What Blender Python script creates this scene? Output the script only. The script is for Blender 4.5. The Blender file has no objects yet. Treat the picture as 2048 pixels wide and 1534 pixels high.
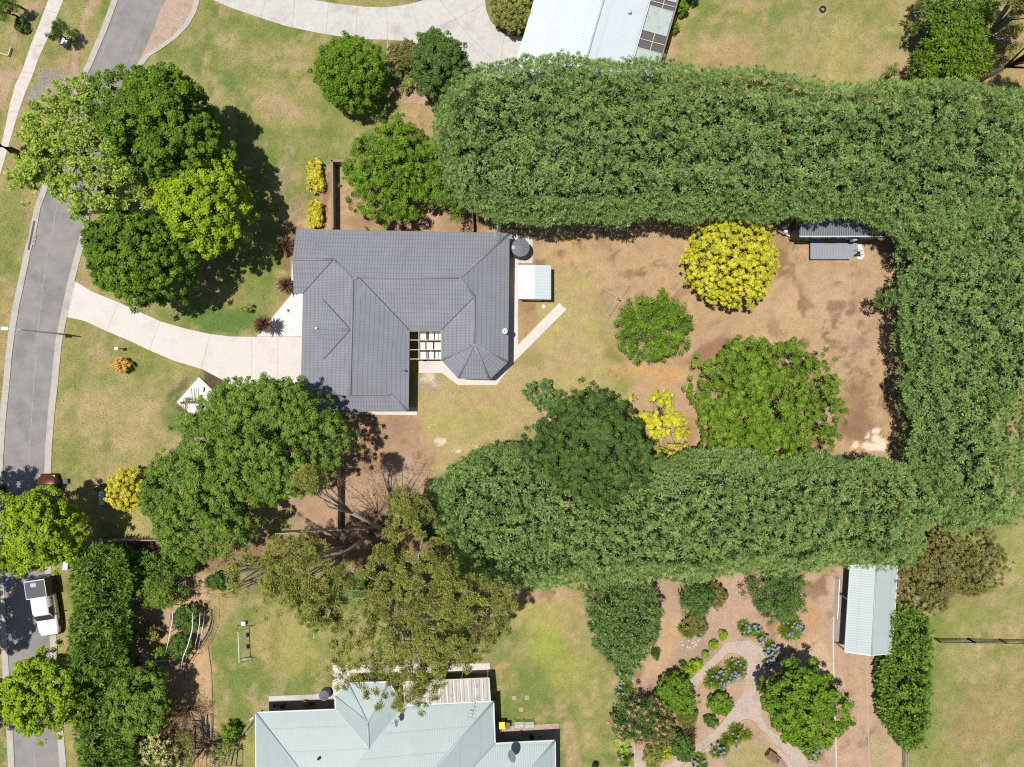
import bpy, math, random
import numpy as np
from mathutils import Vector, Matrix
R = math.radians
S = bpy.context.scene
COL = S.collection
# ---------------------------------------------------------------- camera, sky, sun, exposure
H = 75.3; PPM = 22.0
cam = bpy.data.cameras.new('camera'); camo = bpy.data.objects.new('camera', cam); COL.objects.link(camo)
camo.location = (0, 0, H); camo.rotation_euler = (0, 0, 0)
cam.sensor_width = 36; cam.lens = 36 * H * PPM / 2048; cam.clip_end = 3000; cam.clip_start = 0.5
S.camera = camo
W = bpy.data.worlds.new('World'); S.world = W; W.use_nodes = True
wn = W.node_tree.nodes; bg = wn['Background']; sky = wn.new('ShaderNodeTexSky'); sky.sky_type = 'NISHITA'
sky.sun_disc = False
SD = Vector((0.20, -0.03, -1)).normalized()
sky.sun_elevation = math.asin(-SD.z); sky.sun_rotation = math.atan2(-SD.x, -SD.y)
W.node_tree.links.new(sky.outputs[0], bg.inputs[0]); bg.inputs[1].default_value = 0.068
sl = bpy.data.lights.new('sun', 'SUN'); sl.energy = 4.6; sl.angle = R(0.55); sl.color = (1, 0.955, 0.89)
so = bpy.data.objects.new('sun', sl); COL.objects.link(so); so.rotation_euler = SD.to_track_quat('-Z', 'Y').to_euler(); so.location = (-10, 5, 60)
S.view_settings.view_transform = 'Standard'; S.view_settings.look = 'None'; S.view_settings.exposure = 0.0; S.view_settings.gamma = 1
S.render.engine = 'CYCLES'; S.cycles.max_bounces = 5; S.cycles.diffuse_bounces = 3; S.cycles.transparent_max_bounces = 6
S.cycles.use_denoising = False; S.cycles.filter_width = 1.15
rng = np.random.default_rng(7); random.seed(7)

def P(px, py, h=0.0):
    k = 1 - h / H
    return Vector(((px - 1024) / PPM * k, (767 - py) / PPM * k, h))
def Pn(pts, h=0.0):
    a = np.asarray(pts, float); k = 1 - h / H
    return np.stack([(a[:, 0] - 1024) / PPM * k, (767 - a[:, 1]) / PPM * k], 1)
# ---------------------------------------------------------------- object helpers
def tag(o, label=None, cat=None, group=None, kind=None):
    if label: o['label'] = label
    if cat: o['category'] = cat
    if group: o['group'] = group
    if kind: o['kind'] = kind
    return o
def empty(name, loc, rz=0, label=None, cat=None, group=None):
    o = bpy.data.objects.new(name, None); COL.objects.link(o); o.location = loc; o.rotation_euler = (0, 0, rz); o.empty_display_size = .3
    return tag(o, label, cat, group)
def link(name, me, mat, parent=None):
    o = bpy.data.objects.new(name, me); COL.objects.link(o)
    if mat is not None and len(me.materials) == 0: me.materials.append(mat)
    if parent is not None: o.parent = parent
    return o
def copy_tree(o, parent=None):
    c = o.copy(); COL.objects.link(c); c.parent = parent
    for ch in list(o.children): copy_tree(ch, c)
    return c
class MB:
    def __init__(s): s.v = []; s.f = []; s.uv = []
    def face(s, pts, uv=None):
        n = len(s.v); s.v += [tuple(p) for p in pts]; s.f.append(tuple(range(n, n + len(pts)))); s.uv.append(uv)
    def raw(s, vs, fs):
        n = len(s.v); s.v += [tuple(p) for p in vs]
        for f in fs: s.f.append(tuple(n + i for i in f)); s.uv.append(None)
    def box(s, c, d, rz=0.0, M=None):
        x, y, z = d[0] / 2, d[1] / 2, d[2] / 2
        vs = [Vector(p) for p in ((-x,-y,-z),(x,-y,-z),(x,y,-z),(-x,y,-z),(-x,-y,z),(x,-y,z),(x,y,z),(-x,y,z))]
        m = M if M is not None else Matrix.Rotation(rz, 3, 'Z')
        s.raw([m @ p + Vector(c) for p in vs], [(0,3,2,1),(4,5,6,7),(0,1,5,4),(1,2,6,5),(2,3,7,6),(3,0,4,7)])
    def beam(s, a, b, w, h):
        a = Vector(a); b = Vector(b); d = b - a; L = d.length
        if L < 1e-6: return
        q = d.to_track_quat('X', 'Z').to_matrix(); s.box((a + b) / 2, (L, w, h), M=q)
    def prism(s, pts, z0, z1):
        pts = [(p[0], p[1]) for p in pts]
        ar = sum(pts[i][0]*pts[(i+1)%len(pts)][1]-pts[(i+1)%len(pts)][0]*pts[i][1] for i in range(len(pts)))
        if ar < 0: pts = pts[::-1]
        n = len(pts)
        s.raw([(x, y, z0) for x, y in pts] + [(x, y, z1) for x, y in pts],
              [tuple(range(n-1, -1, -1)), tuple(range(n, 2*n))] + [(i, (i+1)%n, n+(i+1)%n, n+i) for i in range(n)])
    def tube(s, pts, rad, n=6, cap=True):
        pts = [Vector(p) for p in pts]; rad = rad if hasattr(rad, '__len__') else [rad]*len(pts)
        vs = []; fs = []
        for i, p in enumerate(pts):
            d = (pts[min(i+1, len(pts)-1)] - pts[max(i-1, 0)]); q = d.to_track_quat('Z', 'X').to_matrix() if d.length > 1e-6 else Matrix.Identity(3)
            for k in range(n):
                a = 2*math.pi*k/n; vs.append(p + q @ Vector((math.cos(a)*rad[i], math.sin(a)*rad[i], 0)))
        for i in range(len(pts)-1):
            for k in range(n): fs.append((i*n+k, i*n+(k+1)%n, (i+1)*n+(k+1)%n, (i+1)*n+k))
        if cap: fs += [tuple(range(n-1,-1,-1)), tuple(range((len(pts)-1)*n, len(pts)*n))]
        s.raw(vs, fs)
    def lathe(s, c, prof, n=24, M=None):
        vs = []; fs = []; c = Vector(c); m = M if M is not None else Matrix.Identity(3)
        for r, z in prof:
            for k in range(n):
                a = 2*math.pi*k/n; vs.append(c + m @ Vector((r*math.cos(a), r*math.sin(a), z)))
        for i in range(len(prof)-1):
            for k in range(n): fs.append((i*n+k, i*n+(k+1)%n, (i+1)*n+(k+1)%n, (i+1)*n+k))
        fs += [tuple(range(n-1,-1,-1)), tuple(range((len(prof)-1)*n, len(prof)*n))]
        s.raw(vs, fs)
    def loft(s, secs):
        # secs: (x, hw_bottom, hw_mid, hw_top, z0, zmid, z1)
        rings = []
        for x, wb, wm, wt, z0, zm, z1 in secs:
            b = min(.06, (z1-z0)*.3)
            rings.append([(x,-wb,z0),(x,wb,z0),(x,wm,(z0+zm)/2),(x,wm,zm),(x,wt+.02,z1-b),(x,wt-.08,z1),(x,-wt+.08,z1),(x,-wt-.02,z1-b),(x,-wm,zm),(x,-wm,(z0+zm)/2)])
        n = 10; vs = [p for r in rings for p in r]; fs = []
        for i in range(len(rings)-1):
            for k in range(n): fs.append((i*n+k, (i+1)*n+k, (i+1)*n+(k+1)%n, i*n+(k+1)%n))
        fs += [tuple(range(n)), tuple(range(len(vs)-1, len(vs)-n-1, -1))]
        s.raw(vs, fs)
    def mesh(s, name, smooth=False):
        me = bpy.data.meshes.new(name); me.from_pydata(s.v, [], s.f)
        if any(u is not None for u in s.uv):
            l = me.uv_layers.new(name='UVMap').data; k = 0
            for f, u in zip(s.f, s.uv):
                for j in range(len(f)):
                    if u is not None: l[k].uv = u[j]
                    k += 1
        if smooth: me.polygons.foreach_set('use_smooth', [True]*len(me.polygons))
        me.update(); return me
    def build(s, name, mat, parent=None, smooth=False, bevel=0):
        o = link(name, s.mesh(name, smooth), mat, parent)
        if bevel:
            b = o.modifiers.new('bevel', 'BEVEL'); b.width = bevel; b.segments = 2; b.limit_method = 'ANGLE'
        return o
# ---------------------------------------------------------------- materials
class NT:
    def __init__(s, name, rough=.85, spec=.25):
        s.m = bpy.data.materials.new(name); s.m.use_nodes = True; s.t = s.m.node_tree; s.p = s.t.nodes['Principled BSDF']
        s.p.inputs['Roughness'].default_value = rough; s.p.inputs['Specular IOR Level'].default_value = spec
        s.tc = None
    def n(s, ty, **kw):
        x = s.t.nodes.new(ty)
        for k, v in kw.items(): setattr(x, k, v)
        return x
    def l(s, a, b): s.t.links.new(a, b)
    def co(s, what='Object'):
        if s.tc is None: s.tc = s.n('ShaderNodeTexCoord')
        return s.tc.outputs[what]
    def noise(s, scale, detail=4, rough=.6, vec=None, dist=0):
        x = s.n('ShaderNodeTexNoise'); x.inputs['Scale'].default_value = scale; x.inputs['Detail'].default_value = detail; x.inputs['Roughness'].default_value = rough; x.inputs['Distortion'].default_value = dist
        s.l(vec if vec is not None else s.co(), x.inputs['Vector']); return x.outputs['Fac']
    def ramp(s, fac, stops):
        x = s.n('ShaderNodeValToRGB'); e = x.color_ramp.elements
        while len(e) < len(stops): e.new(.5)
        for el, (p, c) in zip(e, stops): el.position = p; el.color = (*c, 1) if hasattr(c, '__len__') else (c, c, c, 1)
        s.l(fac, x.inputs[0]); return x.outputs[0]
    def mix(s, f, a, b, mode='MIX'):
        x = s.n('ShaderNodeMix', data_type='RGBA', blend_type=mode)
        for i, v in ((0, f), (6, a), (7, b)):
            if hasattr(v, 'is_linked'): s.l(v, x.inputs[i])
            elif i == 0: x.inputs[0].default_value = v
            else: x.inputs[i].default_value = (*v, 1) if hasattr(v, '__len__') else (v, v, v, 1)
        return x.outputs[2]
    def math(s, op, a, b=0.0):
        x = s.n('ShaderNodeMath', operation=op)
        for i, v in ((0, a), (1, b)):
            if hasattr(v, 'is_linked'): s.l(v, x.inputs[i])
            else: x.inputs[i].default_value = v
        return x.outputs[0]
    def col(s, c):
        if hasattr(c, 'is_linked'): s.l(c, s.p.inputs['Base Color'])
        else: s.p.inputs['Base Color'].default_value = (*c, 1)
    def bump(s, h, strength=.4, dist=.05):
        x = s.n('ShaderNodeBump'); x.inputs['Strength'].default_value = strength; x.inputs['Distance'].default_value = dist
        s.l(h, x.inputs['Height']); s.l(x.outputs[0], s.p.inputs['Normal'])
MATS = {}
def flat(name, c, rough=.6, metal=0, spec=.4, var=.12, scale=3.0):
    if name in MATS: return MATS[name]
    t = NT(name, rough, spec); f = t.noise(scale, 4); f2 = t.noise(scale*9, 2)
    a = t.mix(f, tuple(x*(1-var) for x in c), tuple(min(1, x*(1+var)) for x in c)); a = t.mix(t.math('MULTIPLY', f2, var), a, (.12,.1,.08))
    t.col(a); t.p.inputs['Metallic'].default_value = metal; MATS[name] = t.m; return t.m
def mottled(name, cs, s1=.35, s2=6.0, s3=22.0, rough=.9, amp=.28, bumps=.5, crack=0):
    t = NT(name, rough, .15)
    a = t.ramp(t.noise(s1, 5, .65), [(.3+.4*i/(len(cs)-1), c) for i, c in enumerate(cs)])
    b = t.ramp(t.noise(s2, 5, .7), [(.25, 1-amp), (.75, 1+amp*.35)])
    a = t.mix(1.0, a, b, 'MULTIPLY')
    b = t.ramp(t.noise(s3, 3, .7), [(.3, 1-amp*.8), (.7, 1)])
    a = t.mix(1.0, a, b, 'MULTIPLY')
    t.col(a); t.bump(t.noise(s3, 3, .7), bumps, .03); MATS[name] = t.m; return t.m
def leafmat(name, a, b, acc=None, tr=.16):
    t = NT(name, .5, .22); at = t.n('ShaderNodeAttribute', attribute_name='tone'); f = at.outputs['Fac']
    st = [(0, a), (.9 if acc else 1, b)]
    if acc: st += [(.94, acc)]
    st = [(p, (q[0]*1.06, q[1], q[2]*.82)) for p, q in st]
    c = t.ramp(f, st); c = t.mix(1.0, c, t.ramp(t.noise(.5, 3), [(.3, .82), (.7, 1.1)]), 'MULTIPLY'); t.col(c)
    tl = t.n('ShaderNodeBsdfTranslucent'); hs = t.n('ShaderNodeHueSaturation'); hs.inputs['Saturation'].default_value = 1.15; hs.inputs['Value'].default_value = 1.3
    t.l(c, hs.inputs['Color']); t.l(hs.outputs[0], tl.inputs[0])
    mx = t.n('ShaderNodeMixShader'); mx.inputs[0].default_value = tr
    t.l(t.p.outputs[0], mx.inputs[1]); t.l(tl.outputs[0], mx.inputs[2]); t.l(mx.outputs[0], t.t.nodes['Material Output'].inputs[0]); MATS[name] = t.m; return t.m
def roofmat(name, c, pu, pv, depthu=.5, line=.35, linev=.5, rough=.45, stain=None, var=.1, lw=.9):
    t = NT(name, rough, .4); sx = t.n('ShaderNodeSeparateXYZ'); t.l(t.co('UV'), sx.inputs[0])
    u = t.math('FRACT', t.math('DIVIDE', sx.outputs[0], pu)); su = t.math('ABSOLUTE', t.math('SUBTRACT', u, .5))   # 0 mid .. .5 edge
    f = t.ramp(t.noise(.6, 6, .7), [(.3, 0.0), (.7, 1.0)]); base = t.mix(f, tuple(x*(1-var) for x in c), tuple(x*(1+var) for x in c)); base = t.mix(t.ramp(t.noise(5, 5, .8), [(.60, 0.0), (.74, .35)]), base, tuple(min(1, x*1.35+.03) for x in c)); base = t.mix(t.ramp(t.noise(3.1, 5, .8), [(.62, 0.0), (.76, .4)]), base, tuple(x*.6 for x in c))
    lu = t.ramp(su, [(.30, 1.0), (.48, 1-line)]); base = t.mix(1.0, base, lu, 'MULTIPLY')
    hgt = t.math('MULTIPLY', su, -2.0*depthu)
    if pv:
        v = t.math('FRACT', t.math('DIVIDE', sx.outputs[1], pv)); lv = t.ramp(v, [(0, 1-linev), (1-lw, 1.0)]); base = t.mix(1.0, base, lv, 'MULTIPLY')
        hgt = t.math('ADD', hgt, t.math('MULTIPLY', v, -.8))
    if stain:
        sf = t.ramp(t.noise(1.3, 6, .75), [(.56, 0.0), (.66, .9)]); base = t.mix(sf, base, stain)
    g = t.ramp(t.noise(14, 3), [(.3, .88), (.7, 1)]); base = t.mix(1.0, base, g, 'MULTIPLY')
    t.col(base); t.bump(hgt, .6, .05); MATS[name] = t.m; return t.m
def brickmat(name, c, mort):
    t = NT(name, .9, .1); b = t.n('ShaderNodeTexBrick'); b.inputs['Color1'].default_value = (*c, 1); b.inputs['Color2'].default_value = (*[x*.7 for x in c], 1); b.inputs['Mortar'].default_value = (*mort, 1)
    b.inputs['Scale'].default_value = 4; t.l(t.co(), b.inputs['Vector']); t.col(b.outputs[0]); MATS[name] = t.m; return t.m
# ---------------------------------------------------------------- numpy noise
def vnoise(x, y, seed=0):
    xi = np.floor(x).astype(np.int64); yi = np.floor(y).astype(np.int64); fx = x - xi; fy = y - yi
    fx = fx*fx*(3-2*fx); fy = fy*fy*(3-2*fy)
    def hsh(a, b):
        h = (a*374761393 + b*668265263 + seed*974711) & 0x7fffffff; h = ((h ^ (h >> 13))*1274126177) & 0x7fffffff
        return ((h ^ (h >> 16)) & 0xffff) / 65535.0
    return (hsh(xi,yi)*(1-fx)+hsh(xi+1,yi)*fx)*(1-fy) + (hsh(xi,yi+1)*(1-fx)+hsh(xi+1,yi+1)*fx)*fy
def fbm(x, y, s, seed=0, o=4):
    r = 0; a = 1; t = 0
    for i in range(o): r = r + a*vnoise(x*s*2**i+13.7*i, y*s*2**i-7.1*i, seed+i); t += a; a *= .55
    return r/t
def nrm(a): return a / np.maximum(np.linalg.norm(a, axis=-1, keepdims=True), 1e-9)
def inpoly(x, y, poly):
    ins = np.zeros(x.shape, bool); n = len(poly)
    for i in range(n):
        x0, y0 = poly[i]; x1, y1 = poly[(i+1) % n]
        if y0 == y1: continue
        c = ((y0 > y) != (y1 > y)) & (x < (x1-x0)*(y-y0)/(y1-y0)+x0); ins ^= c
    return ins
def pdist(x, y, poly):
    d = np.full(x.shape, 1e9); gx = np.zeros(x.shape); gy = np.zeros(x.shape); n = len(poly)
    for i in range(n):
        x0, y0 = poly[i]; x1, y1 = poly[(i+1) % n]; ex, ey = x1-x0, y1-y0; L = ex*ex+ey*ey+1e-9
        t = np.clip(((x-x0)*ex+(y-y0)*ey)/L, 0, 1); qx = x0+t*ex; qy = y0+t*ey; dd = np.hypot(x-qx, y-qy); m = dd < d
        d = np.where(m, dd, d); gx = np.where(m, qx-x, gx); gy = np.where(m, qy-y, gy)
    g = np.hypot(gx, gy)+1e-9
    return d, gx/g, gy/g
# ---------------------------------------------------------------- ground
SLABS = []
C_DRY = (.315,.28,.118); C_GRN = (.165,.215,.055); C_LUSH = (.105,.19,.045); C_TAN = (.43,.295,.185); C_BRN = (.25,.15,.095); C_DRK = (.095,.07,.055)
C_PNK = (.42,.295,.22); C_CHIP = (.46,.32,.19); C_WHT = (.72,.62,.52); C_GRY = (.30,.27,.235); C_YEL = (.36,.33,.12); C_ORG = (.48,.30,.12)
def ground():
    fx = np.arange(-49, 49.01, .22); fy = np.arange(-37, 37.01, .22)
    xs = np.concatenate([[-900,-400,-200,-100,-65], fx, [65,100,200,400,900]]); ys = np.concatenate([[-900,-400,-200,-100,-50], fy, [50,100,200,400,900]])
    X, Y = np.meshgrid(xs, ys); nx, ny = len(xs), len(ys)
    px = X*PPM+1024; py = 767-Y*PPM
    wx = px + (fbm(X, Y, .5, 31)-.5)*46 + (fbm(X, Y, 2.2, 37)-.5)*14; wy = py + (fbm(X, Y, .5, 41)-.5)*46 + (fbm(X, Y, 2.2, 47)-.5)*14
    n1 = fbm(X, Y, .16, 1); n2 = fbm(X, Y, .7, 5); n3 = fbm(X, Y, 1.7, 9)
    c = np.zeros(X.shape+(3,))
    g = np.clip((n1*.55+n2*.45-.40)*4.2, 0, 1)[..., None]
    c[:] = np.array(C_DRY)*(1-g)+np.array(C_GRN)*g
    pk = np.clip((n3*.5+fbm(X, Y, .35, 77)*.5-.55)*6, 0, .6)[..., None]; c = c*(1-pk)+np.array((.40,.29,.18))*pk
    def put(m, col, s):
        nonlocal c
        m = (np.clip(m, 0, 1)*s)[..., None]; c = c*(1-m)+np.array(col)*m
    def ell(cx, cy, rx, ry, col, s=.8, soft=.5, ang=0):
        ca, sa = math.cos(R(ang)), math.sin(R(ang)); dx = (wx-cx); dy = (wy-cy)
        d = np.sqrt(((dx*ca+dy*sa)/rx)**2+((-dx*sa+dy*ca)/ry)**2); put((1.15-d)/soft, col, s)
    def poly(pts, col, s=1, soft=6, warp=True):
        a, b = (wx, wy) if warp else (px, py); ins = inpoly(a, b, pts); d, _, _ = pdist(a, b, pts); put(.5+np.where(ins, d, -d)/soft, col, s)
    # verge left of road
    ell(50,300,40,160,C_DRY,.6); ell(20,700,30,120,C_TAN,.3); ell(70,470,26,70,C_TAN,.4); ell(20,420,40,60,C_GRN,.5)
    ell(175,40,14,60,C_PNK,.8,.6,25); ell(148,110,10,46,C_PNK,.8,.6,25); ell(60,20,22,12,C_PNK,.8); ell(28,75,14,12,C_PNK,.8); ell(95,315,16,34,C_PNK,.8,.6,10)
    poly([(0,133),(42,137),(30,165),(18,205),(0,215)], C_PNK, .9); poly([(70,140),(165,132),(158,170),(140,215),(55,215),(60,170)], C_GRY, .95); ell(140,150,24,12,C_PNK,.7)
    # front lawn
    ell(455,165,28,22,C_LUSH,.75); ell(560,60,60,24,C_GRN,.6); ell(640,265,60,20,C_GRN,.7,.6); ell(620,300,90,60,C_GRN,.4); ell(560,210,40,24,(.4,.3,.19),.5); ell(600,140,60,14,C_GRN,.4)
    ell(440,640,100,32,C_LUSH,.95,.5,8); ell(520,560,40,80,C_GRN,.7); ell(555,500,14,50,C_GRN,.5); ell(590,430,20,50,(.38,.25,.2),.5); ell(560,350,20,40,(.4,.28,.2),.4)
    ell(180,510,22,80,(.40,.29,.17),.6); ell(400,720,30,20,C_GRN,.7); ell(350,830,18,60,C_LUSH,.7); ell(210,860,10,110,C_GRN,.5); ell(190,820,50,50,(.4,.31,.16),.5); ell(270,850,30,60,(.42,.33,.18),.5); ell(250,1040,50,34,C_YEL,.5)
    ell(150,900,40,50,C_GRN,.25); ell(250,690,60,30,C_GRN,.3)
    poly([(398,740),(440,745),(450,790),(415,790)], C_DRK, .95, 5); ell(360,815,16,14,C_DRK,.7); ell(362,780,10,26,C_DRK,.6,.5,45)
    # beds round main house
    poly([(648,325),(985,330),(1040,440),(1040,470),(590,465),(600,440),(640,440),(640,330)], C_TAN, .95); ell(760,440,80,24,C_BRN,.6); ell(930,440,60,20,C_BRN,.5); ell(650,400,9,70,C_BRN,.8,.5)
    ell(590,480,20,22,C_BRN,.7); ell(577,540,9,70,C_BRN,.7)
    poly([(775,80),(850,88),(870,110),(935,135),(900,212),(850,210),(795,200),(790,190),(780,130)], C_PNK, .95, 3, False); poly([(795,205),(880,215),(880,265),(850,300),(790,245)], C_TAN, .6)
    poly([(960,0),(1050,0),(1045,75),(1005,66),(978,30)], C_BRN, .95, 5); poly([(815,-20),(850,-20),(846,0),(830,4)], C_BRN, .9, 4)
    # top-right neighbour lawn
    ell(1460,110,70,50,(.41,.29,.17),.7); ell(1410,10,40,18,C_GRN,.8); ell(1560,20,30,16,C_GRN,.7); ell(1640,20,12,8,C_PNK,.7); ell(1680,100,40,80,C_YEL,.5); ell(1780,130,50,40,(.42,.31,.19),.6)
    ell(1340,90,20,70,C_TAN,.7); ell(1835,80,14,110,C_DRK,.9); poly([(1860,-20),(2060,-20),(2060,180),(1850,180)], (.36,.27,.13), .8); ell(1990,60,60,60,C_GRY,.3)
    # back yard
    poly([(1036,445),(1180,452),(1300,440),(1500,440),(1590,460),(1800,430),(1830,800),(1800,960),(1640,960),(1500,960),(1340,930),(1240,815),(1270,745),(1240,690),(1200,560),(1150,520)], C_TAN, .92, 30)
    poly([(1030,455),(1160,470),(1200,520),(1210,760),(1130,830),(1050,860),(1000,880),(870,960),(820,900),(835,830),(838,750),(1030,740)], (.41,.315,.165), .85, 30)
    ell(1120,500,60,30,(.44,.30,.17),.7); ell(1160,565,20,22,C_YEL,.6); ell(1105,640,40,80,C_YEL,.5,.6,20); ell(1180,660,28,60,C_YEL,.5); ell(1060,710,40,24,C_GRN,.4); ell(1300,530,50,14,C_YEL,.45)
    ell(1150,760,80,30,C_YEL,.6); ell(950,850,60,26,(.30,.30,.10),.7); ell(900,870,50,40,C_YEL,.6); ell(1010,820,36,40,C_YEL,.4); ell(890,800,50,30,C_YEL,.3); ell(1330,745,50,22,C_ORG,.8,.6,-10); ell(1250,740,50,18,C_ORG,.5)
    ell(1060,600,22,40,C_BRN,.5); ell(1060,650,18,26,(.36,.22,.13),.7); ell(1060,520,40,26,(.37,.26,.19),.6); ell(1420,705,60,16,C_BRN,.85,.5,-12); ell(1400,740,20,60,C_BRN,.4); ell(1360,790,30,30,C_TAN,.8); ell(1380,860,16,50,(.33,.2,.12),.7)
    ell(1350,520,40,40,C_TAN,.5); ell(1600,600,50,40,(.46,.32,.2),.7); ell(1560,640,50,20,C_YEL,.28); ell(1600,660,26,14,C_YEL,.35); ell(1650,600,40,60,(.42,.31,.23),.7); ell(1720,640,40,90,(.38,.26,.18),.7); ell(1560,500,20,30,C_BRN,.5)
    for i in range(26): ell(1650+i*3+random.uniform(-12,12), 640+i*5+random.uniform(-6,6), random.uniform(3,7), random.uniform(2,6), (.17,.11,.075), .7, .5)
    for i in range(60): ell(1720+random.gauss(0,30), 850+random.gauss(0,50), random.uniform(3,9), random.uniform(2,7), random.choice([(.2,.125,.08),(.5,.36,.24),(.27,.17,.11)]), .6, .5)
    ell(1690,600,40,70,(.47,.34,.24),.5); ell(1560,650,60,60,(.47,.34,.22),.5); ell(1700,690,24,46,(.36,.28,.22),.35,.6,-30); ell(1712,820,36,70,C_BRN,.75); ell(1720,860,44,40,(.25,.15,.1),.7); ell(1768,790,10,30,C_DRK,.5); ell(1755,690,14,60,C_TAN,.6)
    for q in ((1712,895,10,7),(1748,898,22,10),(1760,885,12,9),(1742,870,8,6),(885,890,10,9),(1762,865,9,7)): ell(*q, C_WHT, .95, .35)
    ell(912,899,5,4,C_WHT,.9,.4); ell(962,897,6,4,C_WHT,.9,.4); ell(862,765,22,20,C_GRY,.8); ell(858,757,12,8,C_WHT,.6,.5); ell(872,770,10,6,C_WHT,.4,.6)
    # south of main house
    poly([(640,822),(836,832),(880,900),(860,960),(850,1050),(700,1075),(600,1070),(560,1000),(640,960)], (.37,.25,.17), .95, 30); ell(820,860,40,20,(.33,.22,.15),.6); ell(700,1010,60,60,(.42,.29,.2),.6); ell(790,860,40,30,C_BRN,.3); ell(735,905,40,50,(.31,.19,.11),.6); ell(800,950,44,40,(.41,.31,.25),.7); ell(862,922,12,14,C_BRN,.6)
    poly([(200,1082),(470,1075),(860,1050),(880,1110),(600,1150),(350,1140),(205,1110)], C_BRN, .9, 10); ell(830,1030,30,20,(.5,.3,.18),.8)
    poly([(470,1120),(860,1090),(1030,1170),(1000,1200),(700,1200),(560,1190),(470,1180)], (.20,.17,.08), .7, 30); ell(690,1190,50,30,C_LUSH,.6)
    # lower left garden
    poly([(268,1170),(425,1150),(418,1250),(428,1440),(430,1560),(260,1560)], C_CHIP, .95, 8); ell(320,1230,34,50,(.38,.27,.2),.8); ell(370,1160,40,20,C_CHIP,.7); ell(360,1480,50,50,C_BRN,.7); ell(370,1300,50,24,C_ORG,.3); ell(450,1170,40,14,(.44,.32,.22),.8,.6,-20)
    poly([(95,1265),(150,1265),(150,1560),(125,1560)], (.36,.30,.13), .5); ell(540,1280,70,60,(.33,.28,.10),.5); ell(560,1380,80,20,C_LUSH,.55); ell(490,1350,50,40,C_GRN,.6); ell(440,1210,34,60,(.38,.29,.15),.7); ell(590,1290,30,70,C_YEL,.6); ell(480,1430,18,60,C_GRN,.5); ell(500,1500,16,40,C_YEL,.6)
    # lawn east of green-roofed house
    ell(1100,1290,40,90,(.30,.34,.07),.85,.7,-20); ell(1080,1230,60,30,C_YEL,.6); ell(1090,1195,70,18,(.42,.29,.17),.8); ell(1180,1450,30,90,C_YEL,.3); ell(1140,1490,20,60,C_TAN,.7); ell(1000,1345,12,12,C_ORG,.6); ell(1130,1340,60,60,(.27,.29,.08),.5); ell(995,1300,24,40,C_GRN,.6)
    # lower right garden
    poly([(1290,1150),(1672,1140),(1672,1560),(1260,1560),(1262,1340)], C_PNK, .97, 5); ell(1340,1290,60,60,C_CHIP,.8); ell(1330,1200,40,50,(.36,.26,.18),.7); ell(1400,1320,60,50,(.33,.25,.2),.8); ell(1620,1260,22,60,(.42,.26,.15),.85); ell(1560,1250,30,40,(.42,.28,.17),.7); ell(1630,1330,34,60,(.52,.39,.27),.8); ell(1620,1490,30,40,(.5,.37,.26),.8)
    poly([(1470,1490),(1530,1480),(1560,1540),(1540,1570),(1420,1570)], (.32,.29,.12), .9, 12); ell(1500,1465,34,24,(.36,.26,.19),.8)
    poly([(1668,1140),(1800,1140),(1800,1420),(1805,1560),(1668,1560)], (.43,.30,.215), .97, 5); ell(1760,1500,20,40,(.38,.32,.18),.7); ell(1700,1280,20,20,(.40,.25,.16),.6); ell(1690,1420,20,60,(.38,.27,.19),.5)
    # field on the right
    ell(1940,1230,60,40,(.22,.25,.07),.75); ell(1880,1210,30,20,C_LUSH,.5); ell(1930,1200,40,14,C_BRN,.3); ell(1990,1420,70,80,(.33,.26,.12),.7); ell(1920,1330,60,30,(.36,.31,.14),.5); ell(1890,1400,24,100,(.24,.25,.08),.6); ell(1930,1460,40,70,(.30,.23,.11),.6)
    ell(2040,1110,50,60,(.30,.30,.11),.6); ell(2046,860,40,20,C_TAN,.6)
    lit = np.clip((fbm(X, Y, 1.1, 201, 5)-.56)*9, 0, 1)*np.clip((fbm(X, Y, .22, 211, 3)-.42)*5, 0, 1)*(c[..., 0] > c[..., 1]*1.3); put(lit, (.22,.13,.085), .8)
    dr_ = np.clip((fbm(X, Y, .9, 221, 5)-.55)*8, 0, 1)*np.clip((fbm(X, Y, .25, 231, 3)-.4)*4, 0, 1)*(c[..., 0] <= c[..., 1]*1.3); put(dr_, (.42,.34,.20), .5)
    v = (n3-.5)*.2; c = np.clip(c*(1+v[..., None]), 0, 1)
    me = bpy.data.meshes.new('ground'); nv = nx*ny; me.vertices.add(nv)
    hz = np.zeros(X.shape); me.vertices.foreach_set('co', np.stack([X, Y, hz], -1).ravel())
    i = np.arange(nx-1)[None, :]+nx*np.arange(ny-1)[:, None]; f = np.stack([i, i+1, i+1+nx, i+nx], -1).reshape(-1, 4)
    me.loops.add(f.size); me.loops.foreach_set('vertex_index', f.ravel().astype(np.int32)); me.polygons.add(len(f)); me.polygons.foreach_set('loop_start', np.arange(0, f.size, 4, dtype=np.int32))
    me.update(); me.validate()
    a = me.color_attributes.new('soil', 'FLOAT_COLOR', 'POINT'); a.data.foreach_set('color', np.concatenate([c, np.ones(X.shape+(1,))], -1).ravel())
    t = NT('ground_cover', .95, .1); at = t.n('ShaderNodeAttribute', attribute_name='soil'); b = at.outputs['Color']
    b = t.mix(1.0, b, t.ramp(t.noise(1.1, 6, .7), [(.25, (.80,.80,.80)), (.75, (1.16,1.14,1.1))]), 'MULTIPLY')
    b = t.mix(1.0, b, t.ramp(t.noise(7.5, 4, .75, dist=.6), [(.3, (.72,.79,.68)), (.5, (1,1,1)), (.7, (1.28,1.2,1.14))]), 'MULTIPLY')
    b = t.mix(1.0, b, t.ramp(t.noise(24, 2, .7), [(.32, .74), (.68, 1.2)]), 'MULTIPLY')
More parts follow.
